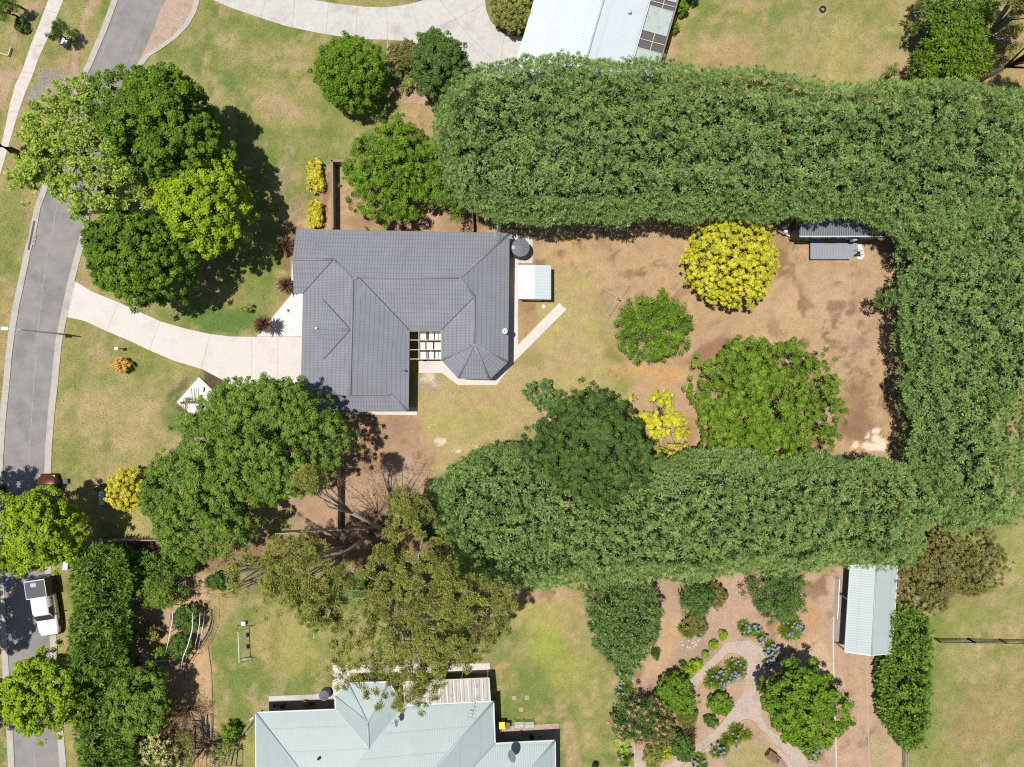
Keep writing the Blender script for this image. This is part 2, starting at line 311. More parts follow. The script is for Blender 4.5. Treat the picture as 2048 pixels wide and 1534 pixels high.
    b = t.mix(t.ramp(t.noise(3.2, 5, .75), [(.45, 0.0), (.7, .35)]), b, t.mix(1.0, b, (1.25, 1.0, .85), 'MULTIPLY'))
    t.col(b); t.bump(t.noise(14, 2, .5), .35, .03)
    tag(link('ground', me, t.m), kind='structure')
    # grass tufts and litter, coloured like the ground they stand on
    n = 420000; gx = rng.uniform(-47.5, 47.5, n); gy = rng.uniform(-36, 36, n); ix = np.searchsorted(xs, gx)-1; iy = np.searchsorted(ys, gy)-1; cc = c[iy, ix]
    ok = np.ones(n, bool)
    for pl in SLABS: ok &= ~inpoly(gx, gy, pl)
    gx, gy, cc = gx[ok], gy[ok], cc[ok]; gr = cc[:, 0] < cc[:, 1]*1.35
    for nm, m, L0 in (('grass', gr, .12), ('leaf_litter', (~gr) & (rng.random(len(gx)) < .6), .09)):
        k = int(m.sum()); L = L0*rng.uniform(.6, 1.5, k); D = nrm(np.stack([rng.normal(size=k), rng.normal(size=k), rng.uniform(.1 if nm == 'grass' else .02, .6 if nm == 'grass' else .15, k)], 1)); N = nrm(rng.normal(size=(k, 3))*.25+[0, 0, 1])
        me = leaf_mesh(nm, np.stack([gx[m], gy[m], np.full(k, .012)], 1), D, N, L, L*(.11 if nm == 'grass' else .2), rng.random(k)); f = rng.uniform(.72, 1.5, k)[:, None]
        cl = np.clip(cc[m]*f*np.array([1, 1, .9]), 0, 1); a = me.color_attributes.new('soil', 'FLOAT_COLOR', 'POINT'); a.data.foreach_set('color', np.repeat(np.concatenate([cl, np.ones((k, 1))], 1), 4, 0).ravel())
        t = NT(nm+'_blades', .9, .1); at = t.n('ShaderNodeAttribute', attribute_name='soil'); t.col(at.outputs['Color']); tag(link(nm, me, t.m), kind='stuff')
HN = [(870,270),(878,215),(905,168),(950,132),(1040,116),(1130,108),(1200,120),(1330,122),(1400,138),(1500,138),(1600,158),(1700,168),(1800,165),(1900,163),(2000,178),(2110,184),(2110,440),(1980,470),(1880,480),(1800,462),(1750,438),(1700,424),(1640,432),(1590,422),(1530,440),(1440,424),(1380,440),(1300,424),(1240,445),(1190,432),(1090,444),(985,432),(925,402),(898,365),(880,310)]
HE = [(1800,462),(1838,520),(1808,560),(1810,620),(1813,690),(1832,735),(1812,765),(1825,810),(1842,850),(1825,900),(1836,940),(1870,1000),(1900,1062),(1945,1052),(2000,1042),(2045,1000),(2050,890),(2040,850),(2065,800),(2110,760),(2110,400),(1980,400),(1880,420)]
HS = [(1840,940),(1760,920),(1700,926),(1640,910),(1560,928),(1480,900),(1385,906),(1330,928),(1230,960),(1130,930),(1040,895),(975,895),(925,922),(888,950),(860,988),(872,1040),(902,1090),(920,1138),(960,1166),(1040,1170),(1100,1177),(1160,1166),(1260,1162),(1320,1156),(1400,1162),(1480,1142),(1600,1148),(1640,1138),(1700,1126),(1760,1133),(1828,1128),(1845,1060),(1880,1040),(1930,1020),(1900,960)]
HL = [(150,1112),(185,1098),(220,1104),(236,1118),(250,1160),(240,1200),(246,1260),(240,1320),(252,1400),(246,1470),(252,1560),(168,1560),(158,1480),(160,1400),(150,1330),(146,1270),(152,1180)]
def offset(pts, d):
    n = len(pts); ar = sum(pts[i][0]*pts[(i+1)%n][1]-pts[(i+1)%n][0]*pts[i][1] for i in range(n)); sg = 1 if ar > 0 else -1; out = []
    for i in range(n):
        a, b, c = Vector(pts[i-1]), Vector(pts[i]), Vector(pts[(i+1)%n]); e1 = (b-a).normalized(); e2 = (c-b).normalized(); n1 = Vector((-e1.y, e1.x))*sg; n2 = Vector((-e2.y, e2.x))*sg
        m = (n1+n2); m = m/max(m.length_squared/2, .3); out.append(tuple(b+m*d))
    return out
# ---------------------------------------------------------------- foliage
def leaf_mesh(name, C, D, N, L, Wd, tone):
    D = nrm(D); Sd = nrm(np.cross(N, D)+1e-6)*Wd[:, None]; mid = C+D*(L*.45)[:, None]
    V = np.stack([C, mid+Sd, C+D*L[:, None], mid-Sd], 1).reshape(-1, 3); n = len(C)
    me = bpy.data.meshes.new(name); me.vertices.add(4*n); me.vertices.foreach_set('co', V.ravel()); me.loops.add(4*n); me.loops.foreach_set('vertex_index', np.arange(4*n, dtype=np.int32))
    me.polygons.add(n); me.polygons.foreach_set('loop_start', np.arange(0, 4*n, 4, dtype=np.int32)); me.update()
    a = me.attributes.new('tone', 'FLOAT', 'FACE'); a.data.foreach_set('value', tone.astype(np.float32)); return me
def bough_leaves(B, Dr, rad, n, L, w, style='leaf', spread=.75, tone=None, mixb=.5, acc=0):
    N = len(B); bt = rng.random(N) if tone is None else tone
    i = np.repeat(np.arange(N), n); M = len(i)
    d = nrm(Dr[i]+rng.normal(size=(M, 3))*spread); r = rad[i]*(rng.random(M)**.6)
    ln = L*(.65+.7*rng.random(M)); wd = ln*w*(.8+.4*rng.random(M))
    if style == 'spray':
        C = B[i]+d*(r*.55)[:, None]; D = nrm(d+rng.normal(size=(M, 3))*.35); Nn = nrm(d*.8+Dr[i]*.9+rng.normal(size=(M, 3))*.4+np.array([0, 0, .3]))
    elif style == 'strap':
        C = B[i]+d*(r*.15)[:, None]; D = d; Nn = nrm(rng.normal(size=(M, 3))*.4+np.array([0, 0, 1.]))
    else:
        C = B[i]+d*r[:, None]; Nn = nrm(d*1.0+np.array([0, 0, .35])+rng.normal(size=(M, 3))*.4); D = nrm(np.cross(Nn, rng.normal(size=(M, 3)))); C = C-D*(ln*.5)[:, None]
    t = np.clip(bt[i]*mixb+rng.random(M)*(1-mixb), 0, 1)*.88
    if acc:
        ab = rng.random(N) < acc; t = np.where(ab[i] & (rng.random(M) < .6), 1.0, t)
    return C, D, Nn, ln, wd, t
def cat(parts): return [np.concatenate(x) for x in zip(*parts)]
def jgrid(x0, x1, y0, y1, s, j=.42):
    X, Y = np.meshgrid(np.arange(x0, x1, s), np.arange(y0, y1, s)); X = X.ravel()+rng.uniform(-j, j, X.size)*s; Y = Y.ravel()+rng.uniform(-j, j, Y.size)*s; return X, Y
def worley(X, Y, cell):
    gx, gy = X/cell, Y/cell; ix, iy = np.floor(gx).astype(np.int64), np.floor(gy).astype(np.int64); best = np.full(X.shape, 9.0); bx = np.zeros(X.shape); by = np.zeros(X.shape); bh = np.zeros(X.shape)
    def h(a, b, k): q = (a*374761393+b*668265263+k*2246822519) & 0x7fffffff; q = ((q ^ (q >> 13))*1274126177) & 0x7fffffff; return ((q ^ (q >> 16)) & 0xffff)/65535.0
    for i in (-1, 0, 1):
        for j in (-1, 0, 1):
            cx, cy = ix+i, iy+j; px, py = cx+.5+(h(cx, cy, 1)-.5)*.8, cy+.5+(h(cx, cy, 2)-.5)*.8; dx, dy = gx-px, gy-py; d = np.hypot(dx, dy); m = d < best
            best = np.where(m, d, best); bx = np.where(m, dx, bx); by = np.where(m, dy, by); bh = np.where(m, h(cx, cy, 3), bh)
    return best, bx, by, bh
def hedge(name, label, catg, pts, mat, hm=7.0, zt=9.8, zl=6.4, w=3.2, sp=.48, n=52, L=.235, wid=.095, rad=.37, cell=1.4, acc=.012, nz=1.3, dz=1.65, under=4.5, z0=3.2):
    poly = [tuple(p) for p in Pn(pts, hm)]; A = np.array(poly); x0, y0 = A.min(0); x1, y1 = A.max(0)
    def prof(X, Y, d):
        q = np.clip(1-d/w, 0, 1); return zt-(zt-zl)*q**2.1+(fbm(X, Y, .32, 3, 3)-.5)*nz*2
    parts = []
    X, Y = jgrid(x0, x1, y0, y1, sp); m = inpoly(X, Y, poly); X, Y = X[m], Y[m]; d, ox, oy = pdist(X, Y, poly)
    f1, vx, vy, ch = worley(X, Y, cell); rdg = np.abs(fbm(X*.5+Y*.15, Y*1.35, .5, 61, 3)-.5); keep = ((f1 < .58) | (rng.random(len(X)) < .25)) & (rdg > .046) | (d < .8); X, Y, d, ox, oy, f1, vx, vy, ch = [q[keep] for q in (X, Y, d, ox, oy, f1, vx, vy, ch)]
    Z = prof(X, Y, d)+dz*(.35-1.9*np.minimum(f1, .8)**2)+(ch-.5)*.9*dz+rng.uniform(-.15, .15, len(X)); sl = np.clip(1-d/w, 0, 1)**1.3
    Dr = nrm(np.stack([ox*sl*1.5+vx*1.5, oy*sl*1.5+.1+vy*1.5, np.full(len(X), 1.0)], 1)+rng.normal(size=(len(X), 3))*.2)
    parts.append(bough_leaves(np.stack([X, Y, Z], 1), Dr, np.full(len(X), rad)*rng.uniform(.7, 1.3, len(X)), n, L, wid, 'spray', .6, acc=acc, mixb=.55))
    X, Y = jgrid(x0, x1, y0, y1, sp*.7); m = inpoly(X, Y, poly); X, Y = X[m], Y[m]; d, ox, oy = pdist(X, Y, poly); m = d < w*.5; X, Y, d, ox, oy = X[m], Y[m], d[m], ox[m], oy[m]   # thick rim
    parts.append(bough_leaves(np.stack([X, Y, prof(X, Y, d)-.15-rng.random(len(X))*.7], 1), nrm(np.stack([ox*1.1, oy*1.1, np.full(len(X), 1.0)], 1)+rng.normal(size=(len(X), 3))*.25), np.full(len(X), rad), n*2//3, L, wid, 'spray', .7))
    X, Y = jgrid(x0, x1, y0, y1, sp*1.05); m = inpoly(X, Y, poly); X, Y = X[m], Y[m]; d, ox, oy = pdist(X, Y, poly)   # deeper layer
    parts.append(bough_leaves(np.stack([X, Y, prof(X, Y, d)-1.3-dz*.8], 1), nrm(rng.normal(size=(len(X), 3))*.4+[0, 0, 1]), np.full(len(X), rad), int(n*.8), L*1.2, wid*1.3, 'spray', .8))
    # side curtain
    n_ = len(poly); per = []
    for i in range(n_):
        a = np.array(poly[i]); b = np.array(poly[(i+1) % n_]); e = b-a; Ln = np.hypot(*e); k = int(Ln/(sp*.6))+1; nn = np.array([e[1], -e[0]])/(Ln+1e-9)
        mid = (a+b)/2+nn*.2
        if inpoly(np.array([mid[0]]), np.array([mid[1]]), poly)[0]: nn = -nn
        for q in range(k):
            for z in np.arange(z0, zl+.6, .5):
                p = a+e*(q+random.random())/k; ins = under*max(0, 1-z/zl)+random.uniform(-.25, .35)
                per.append((p[0]-nn[0]*ins, p[1]-nn[1]*ins, z+random.uniform(-.3, .3), nn[0], nn[1]))
    per = np.array(per); parts.append(bough_leaves(per[:, :3], nrm(np.stack([per[:, 3], per[:, 4], np.full(len(per), .5)], 1)), np.full(len(per), rad*.9), max(8, n*2//3), L, wid, 'spray', .7))
    c = A.mean(0); root = empty(name, (c[0], c[1], 0), 0, label, catg)
    Q = cat(parts); Q[0] = Q[0]-np.array([c[0], c[1], 0]); link('foliage', leaf_mesh('foliage', *Q), mat, root)
    # dark hull painted as the shade inside the hedge, then trunks
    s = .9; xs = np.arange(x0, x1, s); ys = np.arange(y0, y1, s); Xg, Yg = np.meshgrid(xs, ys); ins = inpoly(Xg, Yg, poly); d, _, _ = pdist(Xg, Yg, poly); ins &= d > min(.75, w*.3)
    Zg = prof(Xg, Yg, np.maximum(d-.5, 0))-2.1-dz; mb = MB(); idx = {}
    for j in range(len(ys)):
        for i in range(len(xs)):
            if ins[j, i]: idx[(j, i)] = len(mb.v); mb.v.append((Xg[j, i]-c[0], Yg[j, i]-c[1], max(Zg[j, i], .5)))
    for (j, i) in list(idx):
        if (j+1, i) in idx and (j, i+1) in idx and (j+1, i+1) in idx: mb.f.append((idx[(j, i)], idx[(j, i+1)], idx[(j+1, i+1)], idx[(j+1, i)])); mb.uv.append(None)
    mb.build('inner_shade_hull', MATS['inner'], root)
    if zt > 8: mb = MB(); mb.prism([(q[0]-c[0], q[1]-c[1]) for q in offset(poly, 2.4)], z0-1.2, zl-1.0); mb.build('inner_shade_hull', MATS['inner'], root)  # solid dark block added under the canopy to stop light and read as shade
    X, Y = jgrid(x0, x1, y0, y1, min(2.9, w*.9)); m = inpoly(X, Y, poly); d, _, _ = pdist(X, Y, poly); m &= d > min(1.2, w*.4)
    for x, y in list(zip(X[m], Y[m]))[:90]:
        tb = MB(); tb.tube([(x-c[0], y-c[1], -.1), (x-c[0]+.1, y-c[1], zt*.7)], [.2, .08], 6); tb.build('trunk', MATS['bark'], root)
    return root
STY = {  # leaves per bough, leaf length, width, spacing, bough radius, style, spread, inner share
 'maple': (96, .158, .42, .60, .40, 'leaf', .8), 'fine': (95, .115, .32, .62, .46, 'leaf', .85), 'dense': (110, .122, .36, .52, .37, 'leaf', .8),
 'gum': (150, .135, .22, .66, .58, 'spray', 1.15), 'feather': (70, .24, .2, .55, .5, 'spray', 1.0), 'cypress': (24, .34, .13, .55, .42, 'spray', .65),
 'gold': (110, .10, .42, .42, .26, 'leaf', .65), 'shrub': (46, .13, .32, .34, .24, 'leaf', .8), 'twig': (20, .3, .05, .6, .5, 'spray', 1.2), 'needle': (50, .22, .07, .34, .28, 'spray', .9)}
def tree(name, label, catg, pts, mat, style='maple', hm=6.0, zt=9.0, zb=2.5, dens=1.0, lump=.16, bark='bark', base=None, group=None, limbs=9, fill=.45, gaps=0.0, trunk=.22, acc=0, inner=True, seed=None, flowers=None, limbw=1.0, leafn=1.0):
    if isinstance(pts[0], (int, float)):   # (cx, cy, rx, ry)
        cx, cy, rx, ry = pts; k0 = random.random()*6; pts = [(cx+rx*math.cos(a)*(1+.07*math.sin(3*a+k0)), cy+ry*math.sin(a)*(1+.07*math.cos(4*a+k0))) for a in [i*math.pi/8 for i in range(16)]]
    A = Pn(pts, hm); c = A.mean(0)
    ang = np.arctan2(A[:, 1]-c[1], A[:, 0]-c[0]); rr = np.hypot(A[:, 0]-c[0], A[:, 1]-c[1]); o = np.argsort(ang); ang, rr = ang[o], rr[o]
    ang = np.concatenate([[ang[-1]-2*math.pi], ang, [ang[0]+2*math.pi]]); rr = np.concatenate([[rr[-1]], rr, [rr[0]]])
    nl, L, wd, sp, br, st, spr = STY[style]; nl = max(6, int(nl*leafn)); rm = rr.mean(); hz = zt-hm; lowz = hm-zb
    if br > rm*.5: k_ = rm*.5/br; br *= k_; sp *= k_; L *= max(.55, k_)
    area = 2*math.pi*rm*max(hz, rm*.5)*.9+math.pi*rm*rm*.35+2*math.pi*rm*min(lowz, rm)*.55
    nb = max(10, int(area/(sp*sp)*dens)); so_ = random.randint(0, 9999)
    th = rng.uniform(-math.pi, math.pi, nb); k1 = int(nb*.62); q = np.sqrt(rng.random(k1)); s2_ = rng.uniform(-.55, .6, nb-k1)
    s_ = np.concatenate([(1-q**2.4)**(1/2.4), s2_]); cs = np.concatenate([q, np.sqrt(1-s2_*s2_)**.75])
    Rr = np.interp(th, ang, rr); lm = 1+(fbm(th*1.6+9, s_*3.5+so_, 1.0, so_, 3)-.55)*lump*2.6
    def place(th, s_, cs, Rr, k):
        x = c[0]+np.cos(th)*Rr*cs*k; y = c[1]+np.sin(th)*Rr*cs*k; z = hm+np.where(s_ > 0, s_*hz, s_*lowz)*k; return np.stack([x, y, z], 1)
    B = place(th, s_, cs, np.maximum(Rr-br*.6, .1), lm); rg_ = 1+rng.normal(size=nb)*.045; B[:, 0] = c[0]+(B[:, 0]-c[0])*rg_; B[:, 1] = c[1]+(B[:, 1]-c[1])*rg_; B += rng.normal(size=B.shape)*br*.35
    Dr = nrm(np.stack([np.cos(th)*cs/rm, np.sin(th)*cs/rm, np.clip(s_, -.2, 1)/max(hz, .3)], 1)*min(rm, 3)+np.array([0, 0, .35]))
    if gaps:
        g = fbm(B[:, 0]+so_, B[:, 1]+B[:, 2]*.4, .55, so_, 3); keep = g > np.quantile(g, gaps); B, Dr = B[keep], Dr[keep]
    parts = [bough_leaves(B, Dr, np.full(len(B), br)*rng.uniform(.7, 1.3, len(B)), nl, L, wd, st, spr, acc=acc)]
    if inner:
        m = int(nb*fill); th2 = rng.uniform(-math.pi, math.pi, m); s2 = rng.uniform(-.3, 1, m); B2 = place(th2, s2, np.sqrt(np.clip(1-s2*s2, 0, 1)), np.interp(th2, ang, rr), rng.uniform(.45, .78, m))
        parts.append(bough_leaves(B2, nrm(rng.normal(size=B2.shape)*.5+[0, 0, 1]), np.full(m, br*1.3), nl, L, wd, st, 1.0))
    bs = np.array([c[0], c[1]]) if base is None else np.array(Pn([base])[0])
    root = empty(name, (bs[0], bs[1], 0), 0, label, catg, group)
    Q = cat(parts); Q[0] = Q[0]-np.array([bs[0], bs[1], 0]); Q[0][:, 2] = np.maximum(Q[0][:, 2], .04)
    link('foliage' if zt < 3.2 else 'crown', leaf_mesh('crown', *Q), mat, root)
    tb = MB(); ct = Vector((c[0]-bs[0], c[1]-bs[1], 0)); hb = max(zb*.8, .1)+.1
    mid = ct*.45+Vector((0, 0, hm*.55 if base else hb)); tr = trunk*min(1, zt/8)
    if zt > 1.0:
        tb.tube([(0, 0, -.1), mid*.5+Vector((.08, .05, 0)), mid], [tr*1.25, tr, tr*.8], 8)
        K = min(limbs, len(B)); ix = rng.choice(len(B), K, replace=False)
        for i in ix:
            e = Vector(B[i]-np.array([bs[0], bs[1], 0])); k = mid.lerp(e, .5)+Vector((random.uniform(-.3, .3), random.uniform(-.3, .3), random.uniform(0, .5)))*(zt/9)
            tb.tube([mid, k, e], [tr*.55*limbw, tr*.3*limbw, .02*limbw], 5)
            for q in range(2):
                j = rng.choice(len(B)); f = Vector(B[j]-np.array([bs[0], bs[1], 0]))
                if (f-k).length < rm*1.3: tb.tube([k, k.lerp(f, .5)+Vector((0, 0, .15)), f], [tr*.25*limbw, tr*.14*limbw, .012*limbw], 4)
        tb.build('trunk', MATS[bark], root, True)
    if flowers:
        fm, fn, fs = flowers; ix = rng.choice(len(B), min(fn, len(B)), replace=False)
        link('blossom', leaf_mesh('blossom', *bough_leaves(B[ix]+Dr[ix]*br*.9-np.array([bs[0], bs[1], 0]), Dr[ix], np.full(len(ix), fs), 26, fs*.5, .45, 'leaf', 1.0)), MATS[fm], root)
    return root
# ---------------------------------------------------------------- materials in use
leafmat('hedge_leaf', (.10,.20,.055), (.40,.57,.225), (.52,.44,.14)); leafmat('maple_leaf', (.035,.095,.01), (.23,.40,.032)); leafmat('lime_leaf', (.11,.24,.012), (.46,.60,.03), (.66,.60,.03))
leafmat('willow_leaf', (.24,.36,.06), (.60,.75,.20)); leafmat('fresh_leaf', (.05,.13,.012), (.27,.46,.035)); leafmat('deep_leaf', (.04,.10,.02), (.18,.32,.075)); leafmat('forest_leaf', (.03,.075,.02), (.15,.27,.06))
leafmat('mid_leaf', (.06,.14,.02), (.30,.46,.08)); leafmat('gold_leaf', (.26,.36,.02), (.93,.84,.10)); leafmat('pale_gold_leaf', (.34,.38,.03), (.92,.82,.12)); leafmat('olive_leaf', (.10,.13,.03), (.43,.47,.13), (.58,.54,.08))
leafmat('conifer_leaf', (.07,.15,.025), (.28,.46,.08)); leafmat('rust_leaf', (.10,.095,.035), (.31,.31,.10), (.30,.17,.08)); leafmat('bronze_leaf', (.10,.06,.045), (.24,.15,.11)); leafmat('blue_cypress_leaf', (.08,.15,.05), (.27,.42,.15))
leafmat('sun_leaf', (.05,.12,.012), (.30,.47,.05)); leafmat('cream_leaf', (.5,.48,.24), (.72,.70,.42)); leafmat('strap_leaf', (.09,.18,.02), (.33,.42,.07)); leafmat('petal_blue', (.26,.31,.52), (.42,.48,.72)); leafmat('petal_pink', (.5,.24,.19), (.72,.42,.32))
leafmat('peach_leaf', (.62,.40,.10), (.85,.62,.22)); leafmat('twig_leaf', (.12,.08,.055), (.25,.18,.13)); leafmat('petal_yellow', (.8,.65,.05), (.9,.8,.1))
flat('inner', (.018,.032,.010), .95, 0, .1, .3, 4); flat('bark', (.12,.09,.065), .9, 0, .1, .3, 6); flat('pale_bark', (.42,.38,.33), .8, 0, .15, .25, 5); flat('grey_bark', (.22,.19,.17), .85, 0, .15, .3, 5)  # inner: near-black green standing in for the shade deep in hedges
mottled('asphalt', [(.20,.188,.184),(.31,.29,.28),(.245,.228,.222)], .22, 1.1, 26, .85, .17, .35); mottled('kerb_concrete', [(.40,.36,.32),(.52,.48,.435),(.46,.42,.38)], .8, 5, 24, .85, .16)
mottled('pale_concrete', [(.57,.52,.48),(.66,.61,.57),(.61,.56,.52)], .35, 4, 24, .8, .07, .3); mottled('old_concrete', [(.44,.42,.395),(.60,.575,.55),(.51,.49,.465)], .45, 2.4, 20, .85, .14, .3)
mottled('path_concrete', [(.52,.47,.42),(.66,.61,.56),(.58,.53,.48)], .5, 3, 24, .85, .14, .3); mottled('paver', [(.76,.72,.66),(.84,.8,.74)], .8, 5, 22, .75, .07, .3); mottled('pink_gravel', [(.47,.335,.26),(.56,.415,.33),(.42,.29,.22)], .5, 5, 28, .95, .3, .8)
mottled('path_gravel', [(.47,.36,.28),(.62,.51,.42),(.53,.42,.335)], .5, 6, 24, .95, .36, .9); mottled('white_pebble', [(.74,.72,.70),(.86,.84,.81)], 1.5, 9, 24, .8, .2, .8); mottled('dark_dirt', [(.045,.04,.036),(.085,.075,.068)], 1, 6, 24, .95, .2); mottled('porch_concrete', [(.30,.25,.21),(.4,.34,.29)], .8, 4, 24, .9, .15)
flat('seam', (.37,.35,.335), .9); flat('seam_dark', (.17,.16,.155), .9); flat('joint', (.33,.29,.26), .9); flat('timber_edge', (.46,.29,.15), .8, 0, .2, .2, 5); flat('old_timber', (.30,.25,.19), .85, 0, .15, .3, 7); flat('grey_timber', (.36,.33,.30), .85, 0, .15, .3, 7); flat('pale_timber', (.62,.56,.47), .8, 0, .2, .15, 6)
roofmat('tile', (.255,.265,.30), .24, .42, .9, .30, .14, lw=.82); roofmat('tile_side', (.25,.26,.295), .24, .42, .9, .16, .42, lw=.84); flat('ridge', (.25,.26,.29), .6, 0, .35, .15, 4); roofmat('green_metal', (.375,.455,.445), .20, 1.9, .2, .13, .07, .4, var=.05); roofmat('aged_green_metal', (.42,.52,.50), .2, 0, .6, .10, 0, .45, (.50,.38,.29), .06); flat('green_cap', (.41,.49,.48), .45)  # tile_side: step shadows of the courses painted as stronger dark lines
roofmat('white_metal_shade', (.58,.64,.66), .27, 0, .8, .2, 0, .4, None, .03); roofmat('white_metal', (.72,.72,.72), .27, 0, .8, .2, 0, .4, None, .03); roofmat('pale_metal', (.60,.66,.70), .25, 3.1, .2, .10, .06, .4, None, .03); roofmat('stained_metal', (.45,.53,.51), .2, 0, .6, .12, 0, .5, (.42,.33,.28), .06); roofmat('weathered_sheet', (.52,.47,.42), .34, 0, .7, .45, 0, .7, (.27,.25,.23), .12)  # garden shed's right slope gets a darker, sky-tinted copy of white_metal as painted shade
roofmat('dark_metal', (.13,.14,.17), .2, 0, .5, .14, 0, .4, None, .05); roofmat('deck_boards', (.30,.33,.375), .14, 0, .4, .35, 0, .7, None, .08); roofmat('carport_metal', (.41,.48,.475), .22, 1.6, .2, .06, .07, .4, None, .04)
brickmat('brick', (.34,.2,.13), (.45,.42,.38)); brickmat('cream_brick', (.5,.4,.3), (.5,.47,.42)); flat('white_paint', (.80,.79,.77), .45); flat('gutter', (.10,.105,.125), .5); flat('fascia', (.40,.26,.16), .7); flat('cream_paint', (.66,.60,.52), .6)
flat('black_metal', (.025,.027,.03), .45); flat('grey_metal', (.32,.34,.37), .4, .5); flat('galvanised', (.62,.66,.7), .45, .3); flat('glass', (.03,.035,.045), .12, 0, .6, .1); flat('car_white', (.84,.84,.83), .25, 0, .5, .02); flat('rubber', (.02,.02,.02), .8); flat('alloy', (.3,.31,.32), .35, .7)
flat('canopy_dark', (.055,.065,.085), .5, 0, .4, .12); flat('copper_paint', (.11,.04,.018), .3, .3, .5, .1); flat('tank_grey', (.155,.165,.19), .6, 0, .4, .15, 2); flat('green_paint', (.10,.42,.17), .45); flat('plastic_blue', (.12,.15,.28), .5); flat('rust', (.27,.12,.06), .85, 0, .2, .35, 8); flat('yellow_plastic', (.80,.66,.03), .45); flat('box_green', (.03,.10,.05), .5)
flat('pale_plastic', (.55,.66,.66), .5); flat('brown_wood', (.26,.14,.08), .8, 0, .2, .3, 8); flat('red_lens', (.4,.02,.02), .3); flat('lamp_lens', (.8,.8,.78), .3); flat('mat_brown', (.30,.17,.11), .95); flat('charcoal_clad', (.07,.06,.055), .7, 0, .3, .2, 5); flat('net_grey', (.2,.2,.2), .8); flat('wire', (.30,.27,.22), .6); flat('polycarb_dark', (.12,.12,.12), .3); flat('stone', (.6,.56,.5), .9, 0, .2, .2, 6)

# ---------------------------------------------------------------- setting sheets and slabs
def xy(pts, h=0): return [tuple(P(a, b, h)[:2]) for a, b in pts]
def slab(name, pts, mat, z1=.02, z0=-.12, joints=None, jm='joint', kind='structure'):
    SLABS.append(xy(pts)); mb = MB(); mb.prism(xy(pts), z0, z1); o = mb.build(name, MATS[mat]); tag(o, kind=kind)
    if joints:
        jb = MB()
        for a, b in joints: jb.beam(P(*a)+Vector((0, 0, z1+.001)), P(*b)+Vector((0, 0, z1+.001)), .03, .004)
        jb.build('expansion_joint', MATS[jm], o)
    return o
def strip(name, L, Rr, mat, z1, z0=-.12): return slab(name, L+Rr[::-1], mat, z1, z0)
AL = [(268,-90),(240,-8),(230,19),(215,60),(200,95),(185,130),(172,155),(158,192),(136,252),(115,314),(94,384),(82,416),(72,469),(62,504),(52,554),(40,609),(33,649),(25,709),(20,767),(12,843),(7,928),(3,1010),(2,1080),(8,1150),(14,1260),(20,1360),(26,1450),(30,1534),(36,1640)]
AR = [(357,-90),(334,-8),(322,15),(310,50),(291,95),(277,120),(265,150),(248,195),(226,255),(200,330),(182,390),(160,470),(150,509),(137,559),(126,609),(118,649),(111,684),(106,734),(103,768),(97,818),(91,893),(89,948),(87,1020),(88,1100),(92,1170),(98,1240),(101,1290),(106,1380),(111,1437),(115,1475),(120,1534),(128,1640)]
strip('road', AL, AR, 'asphalt', .006)
def off(pts, dx): return [(a+dx, b) for a, b in pts]
strip('kerb', off(AL, -13), off(AL, -.3), 'kerb_concrete', .07)
i0 = 11
strip('kerb', [(a+.3, b) for a, b in AR[i0:]], off(AR[i0:], 13.5), 'kerb_concrete', .07)
KV = [(412,-40),(400,0),(393,24),(379,50),(355,76),(325,97),(300,113),(287,130),(275,150),(266,170),(256,200),(236,255),(212,325),(194,385),(180,435),(172,475)]
strip('kerb', [(a-10, b-3) for a, b in KV], KV, 'kerb_concrete', .07)
strip('gravel_verge', [(346,-50),(334,-4),(322,15),(310,50),(291,95),(277,120),(266,152)], [(402,-40),(390,0),(383,20),(369,47),(345,73),(315,94),(291,110),(278,127),(266,152)][0:9][:7]+[], 'pink_gravel', .012) if False else slab('gravel_verge', [(346,-50),(334.5,-4),(322.5,15),(310.5,50),(291.5,95),(277.5,120),(263,158),(277,127),(290,110),(315,93),(345,72),(369,46),(383,20),(390,0),(402,-40)], 'pink_gravel', .012)
slab('footpath', [(104,-30),(97,0),(80,45),(62,90),(45,140),(30,172),(20,210),(12,250),(0,300),(-20,390),(-55,520),(-30,520),(-8,390),(0,352),(15,300),(27,258),(38,222),(52,182),(64,155),(77,118),(92,85),(106,52),(127,0),(137,-30)], 'path_concrete', .03, joints=[((88,20),(117,27)),((42,143),(69,148)),((20,222),(37,226)),((62,90),(92,92)),((0,300),(15,300))])
DR = [(150,562),(186,584),(236,604),(260,615),(322,643),(370,657),(420,668),(460,673),(512,674),(607,674),(609,765),(560,778),(500,778),(470,774),(440,757),(404,738),(350,722),(300,701),(261,682),(213,662),(170,642),(134,634)]
slab('driveway', DR, 'pale_concrete', .05, joints=[((238,605),(214,662)),((321,643),(299,700)),((421,668),(403,737)),((504,674),(504,776)),((152,563),(136,634)),((556,674),(556,770))])
slab('neighbour_driveway', [(415,-30),(428,1),(460,15),(512,33),(570,52),(640,67),(700,76),(740,79),(776,80),(810,82),(840,93),(870,112),(935,150),(1045,160),(1045,74),(1024,72),(1010,68),(995,58),(981,42),(972,20),(968,-30),(862,-30),(846,1),(829,6),(810,10),(775,15),(730,14),(680,9),(632,1),(610,-30)], 'old_concrete', .05, joints=[((533,-5),(522,36)),((657,6),(652,70)),((774,15),(775,80)),((880,0),(935,70)),((822,6),(842,72)),((935,70),(1000,130)),((842,74),(900,45)),((900,45),(970,8)),((1010,68),(1000,120)),((590,-5),(585,56)),((715,12),(712,77))])
slab('porch_paving', [(512,673),(581,590),(583,500),(597,500),(600,583),(612,583),(609,673)], 'paver', .06, joints=[((560,640),(606,600)),((560,640),(600,673)),((575,620),(606,650))], jm='timber_edge')
